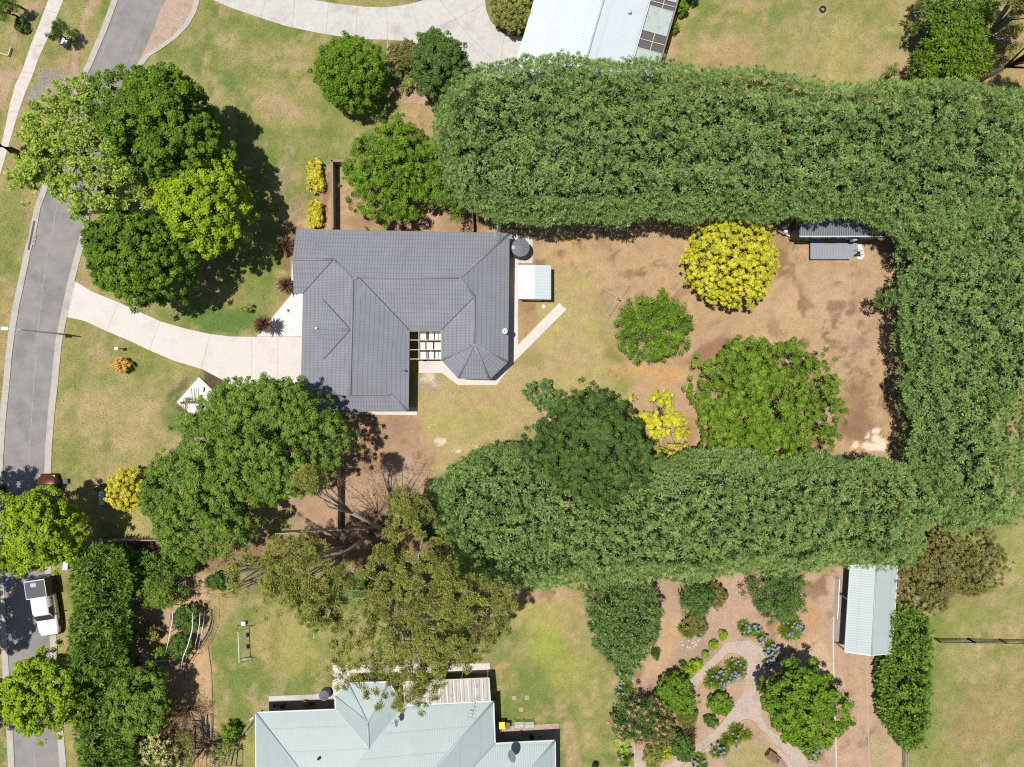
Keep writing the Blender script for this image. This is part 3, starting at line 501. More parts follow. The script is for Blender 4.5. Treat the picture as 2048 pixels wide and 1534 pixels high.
mb = MB(); mb.beam(P(510,674,.06), P(581,589,.06), .09, .16); mb.beam(P(581,589,.06), P(583,500,.06), .07, .14); tag(mb.build('timber_edging', MATS['timber_edge']), 'timber edging board along the cream porch paving', 'edging')
slab('side_path', [(1014,460),(1036,460),(1036,690),(1118,606),(1133,619),(1028,724),(993,770),(916,770),(884,746),(838,746),(838,722),(838,600),(1014,640)], 'pale_concrete', .045)
slab('rear_path', [(640,815),(835,815),(834,830),(640,828)], 'pale_concrete', .045)
pb = MB()
for (x0, y0, x1, y1) in [(841,664,854,681),(858,664,868,681),(870,664,882,681),(841,684,850,700),(853,684,866,700),(869,684,882,700),(841,703,855,719),(858,703,868,719),(871,703,882,719)]: pb.prism(xy([(x0,y0),(x1,y0),(x1,y1),(x0,y1)]), .044, .075)
tag(pb.build('patio_paving', MATS['paver']), kind='structure')
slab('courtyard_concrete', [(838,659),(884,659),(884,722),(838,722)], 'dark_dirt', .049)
slab('tank_base', [(1029,473),(1065,473),(1065,526),(1029,526)], 'path_concrete', .03)
# neighbour (south) paving
slab('house_paving', [(666,1330),(860,1328),(980,1326),(980,1345),(700,1345),(700,1420),(664,1420)], 'path_concrete', .05)
slab('verandah_floor', [(538,1392),(666,1387),(672,1470),(536,1470)], 'porch_concrete', .06); slab('verandah_edge', [(538,1391.5),(666,1386.5),(666,1396),(538,1401)], 'old_concrete', .10)
slab('east_verandah_floor', [(985,1452),(1118,1446),(1120,1600),(985,1600)], 'porch_concrete', .06); slab('east_verandah_edge', [(1000,1453),(1117,1445.5),(1118,1456),(1001,1463)], 'pink_gravel', .10)
slab('carport_floor', [(1667,1150),(1800,1150),(1795,1284),(1666,1283)], 'porch_concrete', .04)
# garden paths of the lower right garden
slab('garden_path', [(1340,1405),(1375,1365),(1410,1330),(1440,1300),(1452,1285),(1500,1280),(1530,1300),(1545,1325),(1530,1345),(1522,1380),(1522,1430),(1535,1455),(1560,1475),(1600,1500),(1630,1560),(1595,1560),(1560,1510),(1530,1470),(1510,1442),(1490,1440),(1475,1450),(1450,1475),(1400,1515),(1350,1560),(1270,1560),(1268,1502),(1285,1500),(1290,1534),(1330,1534),(1380,1500),(1430,1460),(1470,1410),(1490,1380),(1492,1330),(1480,1310),(1460,1305),(1430,1330),(1400,1365),(1370,1400),(1350,1425)], 'path_gravel', .008)
def edging(label, pts, mat='timber_edge', h=.07, w=.05, name='garden_edging'):
    mb = MB()
    for a, b in zip(pts, pts[1:]): mb.beam(P(*a)+Vector((0,0,h/2)), P(*b)+Vector((0,0,h/2)), w, h)
    return tag(mb.build(name, MATS[mat]), label, 'edging')
edging('timber edging curling round the lawn below the garden path', [(1360,1534),(1385,1516),(1420,1490),(1450,1468),(1468,1452),(1480,1443),(1492,1438),(1504,1441),(1512,1452),(1530,1466),(1550,1490),(1575,1512),(1586,1534)])
edging('timber edging round the agapanthus island bed', [(1376,1405),(1410,1365),(1440,1325),(1455,1308),(1470,1306),(1482,1315),(1487,1330)])
edging('timber edging on the far side of the island bed', [(1430,1460),(1455,1430),(1465,1412)])
edging('pale concrete strip edging the carport driveway', [(1668,1160),(1666,1283),(1667,1360),(1671,1480),(1673,1560)], 'path_concrete', .06, .12, 'concrete_edging')
edging('thin concrete drain strip down the middle of the carport driveway', [(1736,1315),(1735,1400),(1739,1560)], 'kerb_concrete', .02, .06, 'concrete_edging')
edging('timber edging between the chip garden and the lower lawn', [(416,1292),(423,1340),(425,1400),(428,1480),(430,1560)], 'old_timber', .1, .06)
edging('pebble bed edging below the neighbour driveway', [(776,82),(774,104),(778,150),(790,192),(806,204),(866,209)], 'pink_gravel', .06, .12, 'stone_edging')
edging('low edging left of the gravel spur path', [(1264,1340),(1264,1400),(1270,1534)], 'galvanised', .1, .04)
for nm, pts in (('road_seam', [(236,30),(205,105),(182,160),(160,215),(140,290),(122,380),(110,430),(100,490),(88,560),(80,620),(72,700),(66,790),(60,880),(54,960)]), ('road_seam', [(300,20),(280,70),(258,120),(240,160)]), ('road_seam', [(62,1380),(66,1440),(70,1534)])):
    m_ = MB()
    for q0, q1 in zip(pts, pts[1:]):
        for t_ in range(6):
            a_ = (q0[0]+(q1[0]-q0[0])*t_/6+random.uniform(-1.2,1.2), q0[1]+(q1[1]-q0[1])*t_/6); b_ = (q0[0]+(q1[0]-q0[0])*(t_+.9)/6+random.uniform(-1.2,1.2), q0[1]+(q1[1]-q0[1])*(t_+.9)/6)
            m_.beam(P(*a_)+Vector((0,0,.008)), P(*b_)+Vector((0,0,.008)), random.uniform(.03,.07), .004)
    tag(m_.build(nm, MATS['seam' if pts[0][0] != 300 else 'seam_dark']), kind='structure')
ground()
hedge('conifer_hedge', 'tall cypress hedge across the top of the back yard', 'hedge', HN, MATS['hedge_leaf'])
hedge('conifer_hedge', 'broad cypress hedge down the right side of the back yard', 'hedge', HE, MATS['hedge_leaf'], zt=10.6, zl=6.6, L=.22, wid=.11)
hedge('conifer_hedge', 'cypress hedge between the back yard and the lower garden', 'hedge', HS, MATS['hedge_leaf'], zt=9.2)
# ---------------------------------------------------------------- trees and shrubs
M = MATS
tree('maple_tree', 'big dark green maple, topmost of the tree cluster beside the road', 'tree', [(205,185),(245,165),(290,150),(330,165),(375,152),(400,195),(424,205),(405,240),(440,275),(472,300),(470,335),(430,350),(380,370),(320,385),(260,350),(215,300),(200,240)], M['maple_leaf'], 'maple', 7, 12, 3, lump=.22, trunk=.35)
tree('maple_tree', 'bright yellow-green maple on the lawn side of the roadside cluster', 'tree', [(325,385),(360,360),(400,340),(450,335),(490,365),(495,420),(480,475),(450,515),(410,510),(380,490),(340,430),(315,405)], M['lime_leaf'], 'maple', 7, 11, 3, lump=.22, trunk=.3)
tree('maple_tree', 'dark green maple overhanging the lawn just above the curved driveway', 'tree', [(190,500),(200,455),(240,430),(290,425),(340,440),(380,480),(400,530),(380,590),(330,600),(290,605),(262,610),(240,580),(195,555),(188,525)], M['maple_leaf'], 'maple', 6, 10.5, 2.5, lump=.2, trunk=.3)
tree('willow_tree', 'pale feathery tree leaning over the road with ragged branches', 'tree', [(28,235),(55,190),(95,205),(130,170),(190,190),(210,245),(270,300),(320,370),(310,405),(250,425),(210,450),(160,470),(132,420),(100,372),(58,400),(30,360),(42,330),(95,310),(90,285),(40,265)], M['willow_leaf'], 'feather', 8, 11, 4.5, gaps=.28, lump=.28, base=(215,380), trunk=.3, fill=.3)
tree('round_tree', 'round bright green tree alone on the front lawn', 'tree', [(633,155),(652,108),(690,80),(740,85),(770,120),(768,180),(740,215),(700,218),(665,205),(645,180)], M['fresh_leaf'], 'dense', 3.2, 5.8, .6, lump=.08, trunk=.2)
tree('pittosporum_tree', 'dark glossy tree between the neighbour driveway and the cypress hedge', 'tree', [(828,120),(845,90),(875,73),(910,95),(935,130),(925,175),(890,212),(850,195),(830,165)], M['deep_leaf'], 'dense', 4, 7.5, 1, lump=.15)
tree('apple_tree', 'leafy green tree above the middle of the dark tiled roof', 'tree', [(690,320),(712,272),(765,240),(815,248),(850,265),(880,310),(885,370),(860,415),(800,445),(740,440),(700,400)], M['fresh_leaf'], 'dense', 3.6, 6, 1.5, lump=.18, gaps=.08)
tree('loose_tree', 'loose twiggy green tree squeezed against the end of the cypress hedge', 'tree', [(850,265),(900,270),(930,330),(955,400),(950,430),(905,435),(870,400),(860,330)], M['mid_leaf'], 'fine', 3, 5.5, 1, gaps=.35, lump=.3)
tree('golden_tree', 'round golden yellow tree in the middle of the back yard', 'tree', [(1366,510),(1385,475),(1430,447),(1490,438),(1535,447),(1538,480),(1553,520),(1530,580),(1480,615),(1440,616),(1395,590),(1375,550)], M['gold_leaf'], 'gold', 3.4, 6.2, .8, lump=.12, trunk=.25)
tree('small_green_tree', 'open green tree with pale branches beside the rotary clothesline', 'tree', [(1237,650),(1240,612),(1290,590),(1330,585),(1352,610),(1380,640),(1375,690),(1330,718),(1290,720),(1245,700)], M['fresh_leaf'], 'fine', 2.6, 4.6, .9, lump=.2, bark='pale_bark', limbs=14, dens=1.15)
tree('spreading_tree', 'large light green spreading tree near the lower right of the back yard', 'tree', [(1382,768),(1398,728),(1440,698),(1500,686),(1560,690),(1618,702),(1655,730),(1674,778),(1672,830),(1658,880),(1625,908),(1580,924),(1530,926),(1470,908),(1412,884),(1390,858),(1402,820),(1384,795)], M['sun_leaf'], 'dense', 4.2, 6.8, 1, lump=.22, trunk=.3)
tree('dark_tree', 'large very dark green tree rising in front of the lower cypress hedge', 'tree', [(1033,905),(1045,868),(1075,852),(1092,822),(1130,812),(1158,785),(1195,778),(1218,792),(1242,820),(1285,850),(1297,882),(1325,918),(1302,950),(1285,985),(1235,990),(1190,1003),(1145,980),(1090,955),(1048,930)], M['forest_leaf'], 'dense', 8, 11, 2, lump=.26, trunk=.35, gaps=.06)
tree('golden_tree', 'sparse golden tree with bare grey twigs beside the dark green tree', 'tree', [(1250,800),(1295,787),(1335,790),(1342,822),(1370,850),(1365,888),(1335,910),(1310,885),(1290,840),(1262,820)], M['gold_leaf'], 'gold', 2.6, 4.2, .8, lump=.25, gaps=.2, bark='grey_bark', limbs=24, inner=False, dens=1.3)
tree('mulberry_bush', 'scruffy green bush with a dead centre left of the dark green tree', 'bush', [(1048,772),(1072,762),(1106,766),(1120,792),(1098,822),(1068,812)], M['blue_cypress_leaf'], 'shrub', .9, 1.7, .2, gaps=.25, bark='grey_bark')
tree('ash_tree', 'huge mid green tree shading the corner of the dark tiled roof', 'tree', [(432,790),(450,770),(500,765),(560,762),(620,775),(650,810),(690,860),(693,900),(655,940),(610,975),(560,992),(480,1000),(400,965),(352,900),(365,842),(412,815)], M['mid_leaf'], 'dense', 7, 11, 2.5, lump=.16, trunk=.4)
tree('ash_tree', 'mid green tree left of the gum trees above the boundary fence', 'tree', [(330,905),(400,900),(470,960),(512,1030),(480,1090),(425,1120),(372,1118),(322,1065),(295,1010),(302,950)], M['mid_leaf'], 'dense', 6, 9.5, 2, lump=.18, trunk=.3)
tree('golden_shrub', 'ragged golden shrub beside the leaning signboard', 'shrub', [(214,985),(232,955),(270,940),(297,940),(300,970),(288,1013),(240,1016),(218,1005)], M['pale_gold_leaf'], 'gold', 2.4, 3.8, .8, lump=.25)
tree('street_tree', 'bright lime street tree over the copper car', 'tree', [(-20,1035),(30,992),(90,984),(125,992),(145,1020),(168,1038),(160,1080),(140,1118),(90,1138),(40,1136),(-20,1120)], M['lime_leaf'], 'maple', 5.5, 8.5, 2.4, lump=.3)
tree('street_tree', 'lime green street tree below the white ute', 'tree', [(8,1392),(40,1340),(100,1297),(145,1312),(163,1350),(163,1420),(110,1458),(70,1450),(20,1415)], M['lime_leaf'], 'maple', 5.5, 8.5, 2.2, lump=.32)
tree('garden_tree', 'rounded green tree beside the cream flowering shrub', 'tree', [(225,1370),(262,1337),(300,1335),(345,1390),(330,1440),(280,1470),(232,1450)], M['mid_leaf'], 'dense', 3.6, 6, .8, lump=.15)
tree('flowering_shrub', 'cream flowering shrub at the bottom edge', 'shrub', [(258,1505),(285,1470),(312,1462),(345,1500),(345,1550),(260,1550)], M['mid_leaf'], 'shrub', 2, 3.1, .4, lump=.15, flowers=('cream_leaf', 150, .3))
tree('bare_tree', 'bare brown twiggy tree beside the cream flowering shrub', 'tree', [(305,1420),(350,1395),(390,1410),(400,1450),(370,1490),(320,1470)], M['twig_leaf'], 'twig', 2.4, 3.6, .8, limbs=34, bark='bark', limbw=.6, leafn=.5, gaps=.2)
tree('bare_tree', 'dry brown branching tree behind the raised vegetable beds', 'tree', [(360,1470),(420,1440),(460,1480),(450,1530),(400,1550),(350,1530)], M['olive_leaf'], 'fine', 1.8, 3.0, .5, limbs=30, bark='bark', gaps=.6, inner=False)
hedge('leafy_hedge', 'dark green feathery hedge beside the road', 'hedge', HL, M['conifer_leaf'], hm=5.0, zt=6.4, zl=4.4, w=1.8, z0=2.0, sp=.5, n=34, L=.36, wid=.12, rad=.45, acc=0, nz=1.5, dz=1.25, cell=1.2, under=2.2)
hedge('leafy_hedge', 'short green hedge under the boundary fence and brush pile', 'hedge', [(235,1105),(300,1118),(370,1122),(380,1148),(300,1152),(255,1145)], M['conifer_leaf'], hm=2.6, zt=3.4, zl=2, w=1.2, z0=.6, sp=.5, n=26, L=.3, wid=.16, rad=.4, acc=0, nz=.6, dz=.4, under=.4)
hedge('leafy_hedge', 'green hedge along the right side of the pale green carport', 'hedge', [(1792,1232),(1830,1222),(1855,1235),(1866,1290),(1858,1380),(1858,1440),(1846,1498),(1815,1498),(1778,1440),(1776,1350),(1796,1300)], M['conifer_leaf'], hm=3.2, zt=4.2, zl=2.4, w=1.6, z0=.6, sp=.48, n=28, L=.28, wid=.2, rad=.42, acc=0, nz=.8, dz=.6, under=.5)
G = 'tall gum trees around the boundary fence'
tree('gum_tree', 'slender gum with a small olive crown over the fenced dirt strip', 'tree', [(594,950),(602,934),(625,928),(648,940),(652,965),(632,986),(606,980)], M['olive_leaf'], 'gum', 16.5, 18, 15.2, base=(768,1062), bark='pale_bark', limbs=6, trunk=.16, leafn=.8, group=G)
tree('gum_tree', 'tall olive gum with pale trunks leaning left over the garden', 'tree', [(520,1120),(545,1080),(590,1062),(650,1075),(690,1125),(700,1170),(680,1215),(640,1255),(600,1225),(585,1190),(540,1165)], M['olive_leaf'], 'gum', 14, 16.5, 11, base=(742,1068), bark='pale_bark', limbs=12, trunk=.16, gaps=.16, lump=.3, group=G, limbw=1.2)
tree('gum_tree', 'largest olive gum, spreading over the patio roof of the green-roofed house', 'tree', [(690,1180),(700,1120),(760,1078),(830,1048),(885,1090),(910,1150),(990,1180),(1030,1195),(1005,1255),(985,1290),(905,1325),(880,1372),(805,1412),(735,1375),(680,1355),(655,1310),(645,1255)], M['olive_leaf'], 'gum', 12, 15, 8, base=(800,1130), bark='pale_bark', limbs=16, trunk=.36, gaps=.12, lump=.22, group=G, fill=.35, limbw=.7)
tree('gum_tree', 'small olive gum against the corner of the lower cypress hedge', 'tree', [(775,1010),(800,975),(840,985),(860,1030),(845,1065),(800,1065)], M['olive_leaf'], 'gum', 9, 11, 7, base=(830,1060), bark='pale_bark', limbs=14, trunk=.18, gaps=.15, group=G)
tree('gum_tree', 'thin half-bare gum beside the green swing set', 'tree', [(440,1060),(500,1040),(535,1070),(540,1120),(520,1190),(560,1240),(530,1270),(500,1200),(460,1130)], M['olive_leaf'], 'gum', 13, 15, 10, base=(700,1090), bark='pale_bark', limbs=18, trunk=.2, gaps=.5, lump=.35, group=G, inner=False, limbw=1.6, leafn=.6)
tree('bare_tree', 'leafless grey tree standing in the corner of the fenced dirt strip', 'tree', [(672,960),(720,925),(790,918),(815,960),(800,1015),(740,1035),(690,1020)], M['twig_leaf'], 'twig', 8, 11, 5.5, base=(768,1060), bark='grey_bark', limbs=15, trunk=.11, leafn=.3, gaps=.3, inner=False, limbw=.7)
tree('understorey_shrub', 'dark green undergrowth below the gums', 'shrub', (730,1165,75,26), M['deep_leaf'], 'shrub', 1.4, 2.4, .3, gaps=.25)
tree('understorey_shrub', 'dark undergrowth shrub hugging the corner of the lower hedge', 'shrub', (860,1045,26,40), M['forest_leaf'], 'shrub', 2.2, 3.4, .3, gaps=.15)
tree('cypress_tree', 'weeping grey-green cypress below the lower cypress hedge', 'tree', [(1165,1178),(1240,1168),(1308,1165),(1311,1240),(1290,1305),(1262,1338),(1228,1326),(1195,1280),(1182,1220)], M['blue_cypress_leaf'], 'cypress', 3.8, 6.2, .8, lump=.15, dens=1.3)
tree('bottlebrush_tree', 'wide brownish bottlebrush tree right of the carport', 'tree', [(1815,1120),(1850,1090),(1900,1058),(1960,1052),(2004,1100),(1992,1165),(1960,1182),(1900,1180),(1870,1225),(1812,1235),(1792,1190),(1796,1150)], M['rust_leaf'], 'shrub', 2.2, 3.2, .4, lump=.16, acc=.05, bark='grey_bark', dens=.8)
tree('garden_tree', 'bright green maple-like tree right of the island bed', 'tree', [(1522,1370),(1560,1335),(1600,1318),(1650,1355),(1685,1400),(1680,1450),(1640,1480),(1580,1488),(1532,1440)], M['fresh_leaf'], 'maple', 4.4, 7, 1.5, lump=.2)
tree('garden_tree', 'dark green shrub-like tree left of the carport roof', 'tree', [(1487,1175),(1510,1150),(1560,1148),(1605,1160),(1618,1185),(1600,1220),(1570,1240),(1525,1225),(1498,1200)], M['deep_leaf'], 'fine', 2.6, 4, .6, lump=.2)
tree('garden_tree', 'dark green bushy tree under the middle of the lower hedge', 'tree', [(1360,1172),(1385,1165),(1418,1175),(1422,1210),(1400,1228),(1368,1215)], M['deep_leaf'], 'fine', 2.4, 3.8, .6, lump=.2)
tree('grey_shrub', 'greyish red-tinged shrub beside the dark bushy tree', 'shrub', (1432,1190,20,24), M['rust_leaf'], 'shrub', 1.3, 2.3, .2)
tree('garden_shrub', 'olive brown dome shrub above the white stones', 'shrub', (1390,1247,24,20), M['rust_leaf'], 'shrub', .9, 1.6, .1)
tree('garden_shrub', 'large fresh green shrub left of the island bed', 'shrub', [(1312,1385),(1330,1355),(1365,1345),(1378,1375),(1392,1405),(1385,1420),(1340,1415),(1315,1400)], M['fresh_leaf'], 'shrub', 1.8, 3, .3, dens=1.2)
tree('flowering_tree', 'loose tree dotted with pink blossom beside the lower lawn', 'tree', [(1222,1400),(1250,1385),(1300,1390),(1335,1420),(1330,1460),(1290,1485),(1240,1470),(1222,1430)], M['deep_leaf'], 'fine', 2.2, 3.4, .5, gaps=.15, flowers=('petal_pink', 150, .2))
tree('garden_shrub', 'clipped green mound at the lower tip of the island bed', 'shrub', (1440,1406,24,22), M['fresh_leaf'], 'shrub', .8, 1.5, .05, dens=1.3)
tree('garden_shrub', 'fine olive mound above the bronze cordyline', 'shrub', (1374,1434,20,18), M['olive_leaf'], 'needle', .7, 1.3, .05, dens=1.5)
tree('garden_shrub', 'blue-green shrub below the bronze cordyline', 'shrub', [(1343,1470),(1362,1465),(1384,1485),(1385,1508),(1362,1520),(1345,1500)], M['deep_leaf'], 'shrub', 1.2, 2.2, .1, dens=1.3)
tree('garden_shrub', 'brownish olive shrub right of the pink flowering tree', 'shrub', (1325,1462,26,40), M['rust_leaf'], 'shrub', 1.2, 2, .2)
tree('garden_shrub', 'yellow flowered shrub beside the gravel spur path', 'shrub', (1332,1500,16,18), M['lime_leaf'], 'shrub', .7, 1.2, .05, flowers=('petal_yellow', 26, .12))
tree('garden_shrub', 'soft olive shrub at the end of the gravel spur path', 'shrub', (1306,1512,17,24), M['olive_leaf'], 'shrub', .9, 1.5, .05)
tree('garden_shrub', 'pale green shrub beside the lawn at the bottom edge', 'shrub', (1246,1480,17,22), M['willow_leaf'], 'shrub', .8, 1.4, .05)
tree('garden_shrub', 'small grey-green shrub beside the path bend', 'shrub', (1420,1442,16,10), M['deep_leaf'], 'shrub', .4, .8, .05)
tree('garden_shrub', 'tiny dark palm-like plant on the bare mulch', 'shrub', (1310,1306,8,12), M['deep_leaf'], 'needle', .4, .8, .05)
for cx, cy, r, lb in ((1445,1270,8,'topmost round clipped ball along the gravel path'),(1425,1289,8.5,'second round clipped ball down the gravel path, below the white stones'),(1410,1308,6,'smallest round ball along the gravel path'),(1393,1328,10,'widest round ball along the gravel path'),(1377,1343,10.5,'lowest round ball, touching the large fresh green shrub'),(1365,1327,6,'narrow dark upright bush behind the round balls')):
    tree('ball_shrub', lb, 'shrub', (cx, cy, r, r), M['lime_leaf' if 'dark' not in lb else 'deep_leaf'], 'shrub', .38, .85, .02, dens=1.6, group='round clipped balls along the gravel path', leafn=1.2)
# top right
tree('boundary_bush', 'dark green bush at the very top of the right boundary', 'tree', [(1845,20),(1850,-30),(1970,-30),(1975,30),(1960,70),(1900,85),(1848,60)], M['conifer_leaf'], 'cypress', 5, 7, .5, dens=1.3)
tree('boundary_bush', 'bright green bush between the top lawn and the gum trunks', 'tree', [(1842,90),(1900,65),(1960,75),(1980,110),(1960,160),(1900,170),(1830,165),(1835,125)], M['sun_leaf'], 'cypress', 5, 7, .5, dens=1.3)
tree('gum_tree', 'leaning gum with a long bare trunk in the top right corner', 'tree', [(1990,-20),(2040,-60),(2100,-60),(2110,20),(2050,30),(2010,10)], M['olive_leaf'], 'gum', 11, 13, 9, base=(1900,150), bark='grey_bark', limbs=14, trunk=.3, gaps=.3, group='gums in the top right corner')
tree('gum_tree', 'second gum trunk below, curving out of the top right edge', 'tree', [(2060,60),(2110,40),(2140,90),(2110,130),(2070,120)], M['olive_leaf'], 'gum', 10, 12, 8, base=(1925,180), bark='bark', limbs=10, trunk=.22, gaps=.2, group='gums in the top right corner')
tree('wispy_shrub', 'wispy grey-green undergrowth beneath the corner gums', 'shrub', (2000,60,40,70), M['olive_leaf'], 'gum', 2, 3, .2, gaps=.55, inner=False)
tree('wispy_shrub', 'thin sapling sprouting at the top edge of the upper hedge', 'shrub', (1783,150,18,14), M['deep_leaf'], 'fine', 2, 3, .3, gaps=.5, inner=False)
tree('driveway_shrub', 'olive bush between the neighbour driveway and the pale shed', 'shrub', [(982,10),(985,-20),(1065,-20),(1062,30),(1045,68),(1010,55)], M['olive_leaf'], 'shrub', 1.6, 2.8, .1, dens=1.3)
tree('shed_shrub', 'small bright shrub at the right corner of the pale shed', 'shrub', (1364,18,10,14), M['fresh_leaf'], 'shrub', .8, 1.4, .05)
tree('shed_shrub', 'tiny green shrub against the wall of the pale shed', 'shrub', (1349,58,6,10), M['fresh_leaf'], 'shrub', .5, .9, .05)
tree('shed_shrub', 'dark shrub at the top edge beside the pale shed', 'shrub', (1378,-6,16,12), M['deep_leaf'], 'shrub', .9, 1.6, .05)
tree('bed_shrub', 'brownish olive shrub in the pebble bed', 'shrub', (808,112,30,30), M['rust_leaf'], 'shrub', 1.3, 2.2, .1)
tree('bed_shrub', 'small blue-green shrub in the pebble bed', 'shrub', (792,152,12,13), M['blue_cypress_leaf'], 'shrub', .6, 1.1, .05)
tree('bed_shrub', 'low sparse shrub at the lower end of the pebble bed', 'shrub', (812,172,15,14), M['olive_leaf'], 'shrub', .5, .9, .05, gaps=.35)
tree('verge_tree', 'spiky dark sapling in a timber box beside the footpath', 'tree', [(104,48),(112,44),(120,62),(140,62),(150,78),(138,90),(122,84),(100,72)], M['forest_leaf'], 'needle', 1.6, 2.6, .6, base=(131,80), gaps=.4, inner=False)
tree('verge_tree', 'slim green sapling at the top left corner', 'tree', (8,26,12,16), M['mid_leaf'], 'needle', 2, 3, .8, base=(36,34), inner=False)
tree('verge_tree', 'second slim sapling at the top left, higher up', 'tree', (20,8,14,10), M['mid_leaf'], 'needle', 2.2, 3.2, .8, base=(44,16), inner=False)
tree('verge_shrub', 'low round grey-green shrub beside the footpath', 'shrub', (42,52,12,14), M['deep_leaf'], 'shrub', .5, .9, .05)
tree('orange_shrub', 'small peach coloured shrub on the front lawn below the letterbox', 'shrub', (245,731,16,15), M['peach_leaf'], 'shrub', .8, 1.3, .1)
tree('sparse_shrub', 'sparse shrub with dark stems on the green lawn', 'shrub', (496,617,16,12), M['olive_leaf'], 'shrub', .6, 1.0, .1, gaps=.65, inner=False, limbs=12)
for i, (cy, hh) in enumerate(((352,34),(428,30))):
    tree('golden_border', ('upper' if i == 0 else 'lower')+' golden border hedge beside the timber fence', 'hedge', [(625,cy-hh),(636,cy-hh),(637,cy),(636,cy+hh),(624,cy+hh),(623,cy)], M['pale_gold_leaf'], 'shrub', .6, 1.0, .05, dens=2.2, group='golden border hedges')
tree('caged_tree', 'dark green citrus under the upper half of the netting', 'tree', [(345,1235),(362,1215),(395,1212),(405,1235),(398,1255),(365,1258),(345,1250)], M['deep_leaf'], 'shrub', 1.3, 2.0, .4, dens=1.2)
tree('caged_tree', 'dark green citrus under the lower half of the netting', 'tree', (362,1290,24,24), M['deep_leaf'], 'shrub', 1.2, 1.9, .4, dens=1.2)
tree('caged_tree', 'little green citrus inside the small net tent', 'tree', (322,1305,12,13), M['fresh_leaf'], 'shrub', .6, 1.2, .1)
tree('garden_shrub', 'small yellow-green shrub on the bare soil left of the netting', 'shrub', (302,1265,20,18), M['olive_leaf'], 'shrub', .9, 1.6, .1)
tree('garden_shrub', 'leafy overhanging branches at the head of the chip garden', 'tree', [(268,1175),(330,1150),(375,1165),(360,1195),(325,1215),(290,1195)], M['mid_leaf'], 'fine', 2.6, 3.8, 1, gaps=.2)
tree('garden_shrub', 'dark shrub beside the boxed timber frame at the garden corner', 'shrub', (437,1162,26,16), M['deep_leaf'], 'shrub', 1, 1.8, .1)
tree('garden_shrub', 'round shrub in a ring of soil left of the green-roofed house', 'shrub', (461,1461,17,17), M['fresh_leaf'], 'shrub', .8, 1.5, .1)
tree('brush_pile', 'heap of dry grey brush behind the short hedge', 'brush pile', (290,1110,56,14), M['twig_leaf'], 'twig', .6, 1.1, .05, dens=3, limbs=40)
tree('hedge_sprig', 'leafy sprig sticking out of the right hedge', 'shrub', (1770,600,20,16), M['blue_cypress_leaf'], 'cypress', 5, 5.8, 4.4, base=(1745,605), inner=False)
# trees just past the left edge whose shadows cross the road
for pts, lb in (([(-215,1180),(-150,1170),(-118,1230),(-118,1300),(-145,1380),(-215,1370)], 'tree beyond the left edge shading the road beside the white ute'), ([(-170,960),(-110,960),(-95,1010),(-120,1050),(-170,1050)], 'tree beyond the left edge shading the road near the copper car'), ([(-110,200),(-60,215),(-50,260),(-75,300),(-120,290)], 'tree beyond the left edge shading the footpath'), ([(-190,1440),(-125,1430),(-100,1480),(-120,1540),(-190,1540)], 'tree beyond the lower left corner shading the kerb')):
    tree('verge_tree', lb, 'tree', pts, M['mid_leaf'], 'maple', 9, 11.5, 5, dens=.8, trunk=.3)
# agapanthus and cordylines
AG = 'agapanthus clumps in the lower right garden'
def strap_clump(name, label, px, py, r, mat, flw=6, h=.5, ry=None, group=None, up=.55, n=150):
    c = P(px, py, h*.5); root = empty(name, (c.x, c.y, 0), 0, label, 'plant', group); rw = r/PPM; ryw = (ry or r)/PPM; k = max(3, int(4*rw*ryw/.5)); parts = []
    B = np.stack([rng.uniform(-.5, .5, k)*rw, rng.uniform(-.5, .5, k)*ryw, np.full(k, .08)], 1); Dr = nrm(np.stack([B[:, 0], B[:, 1], np.full(k, up)], 1))
    parts.append(bough_leaves(B, Dr, np.full(k, .3), n, min(rw, ryw)*.75, .055, 'strap', .9)); Q = cat(parts); Q[0][:, 2] = np.maximum(Q[0][:, 2], .05); Q[1][:, 2] = np.abs(Q[1][:, 2])*.6+.05
    link('leaves', leaf_mesh('leaves', *Q), MATS[mat], root)
    for i in range(int(flw*1.6)):
        a = random.uniform(0, 6.28); q = random.uniform(.2, 1.05); fx, fy, fz = math.cos(a)*rw*q, math.sin(a)*ryw*q, h+random.uniform(.1, .35)
        mb = MB(); mb.tube([(fx*.5, fy*.5, .05), (fx, fy, fz)], .012, 4); st = mb.build('flower_stem', MATS['green_stem'], root)
        q2 = bough_leaves(np.array([[fx, fy, fz]]), np.array([[0, 0, 1.]]), np.array([.12]), 60, .09, .5, 'leaf', 3.0); link('flower_head', leaf_mesh('flower_head', *q2), MATS['petal_blue'], st)
    return root
flat('green_stem', (.12,.2,.04), .6)
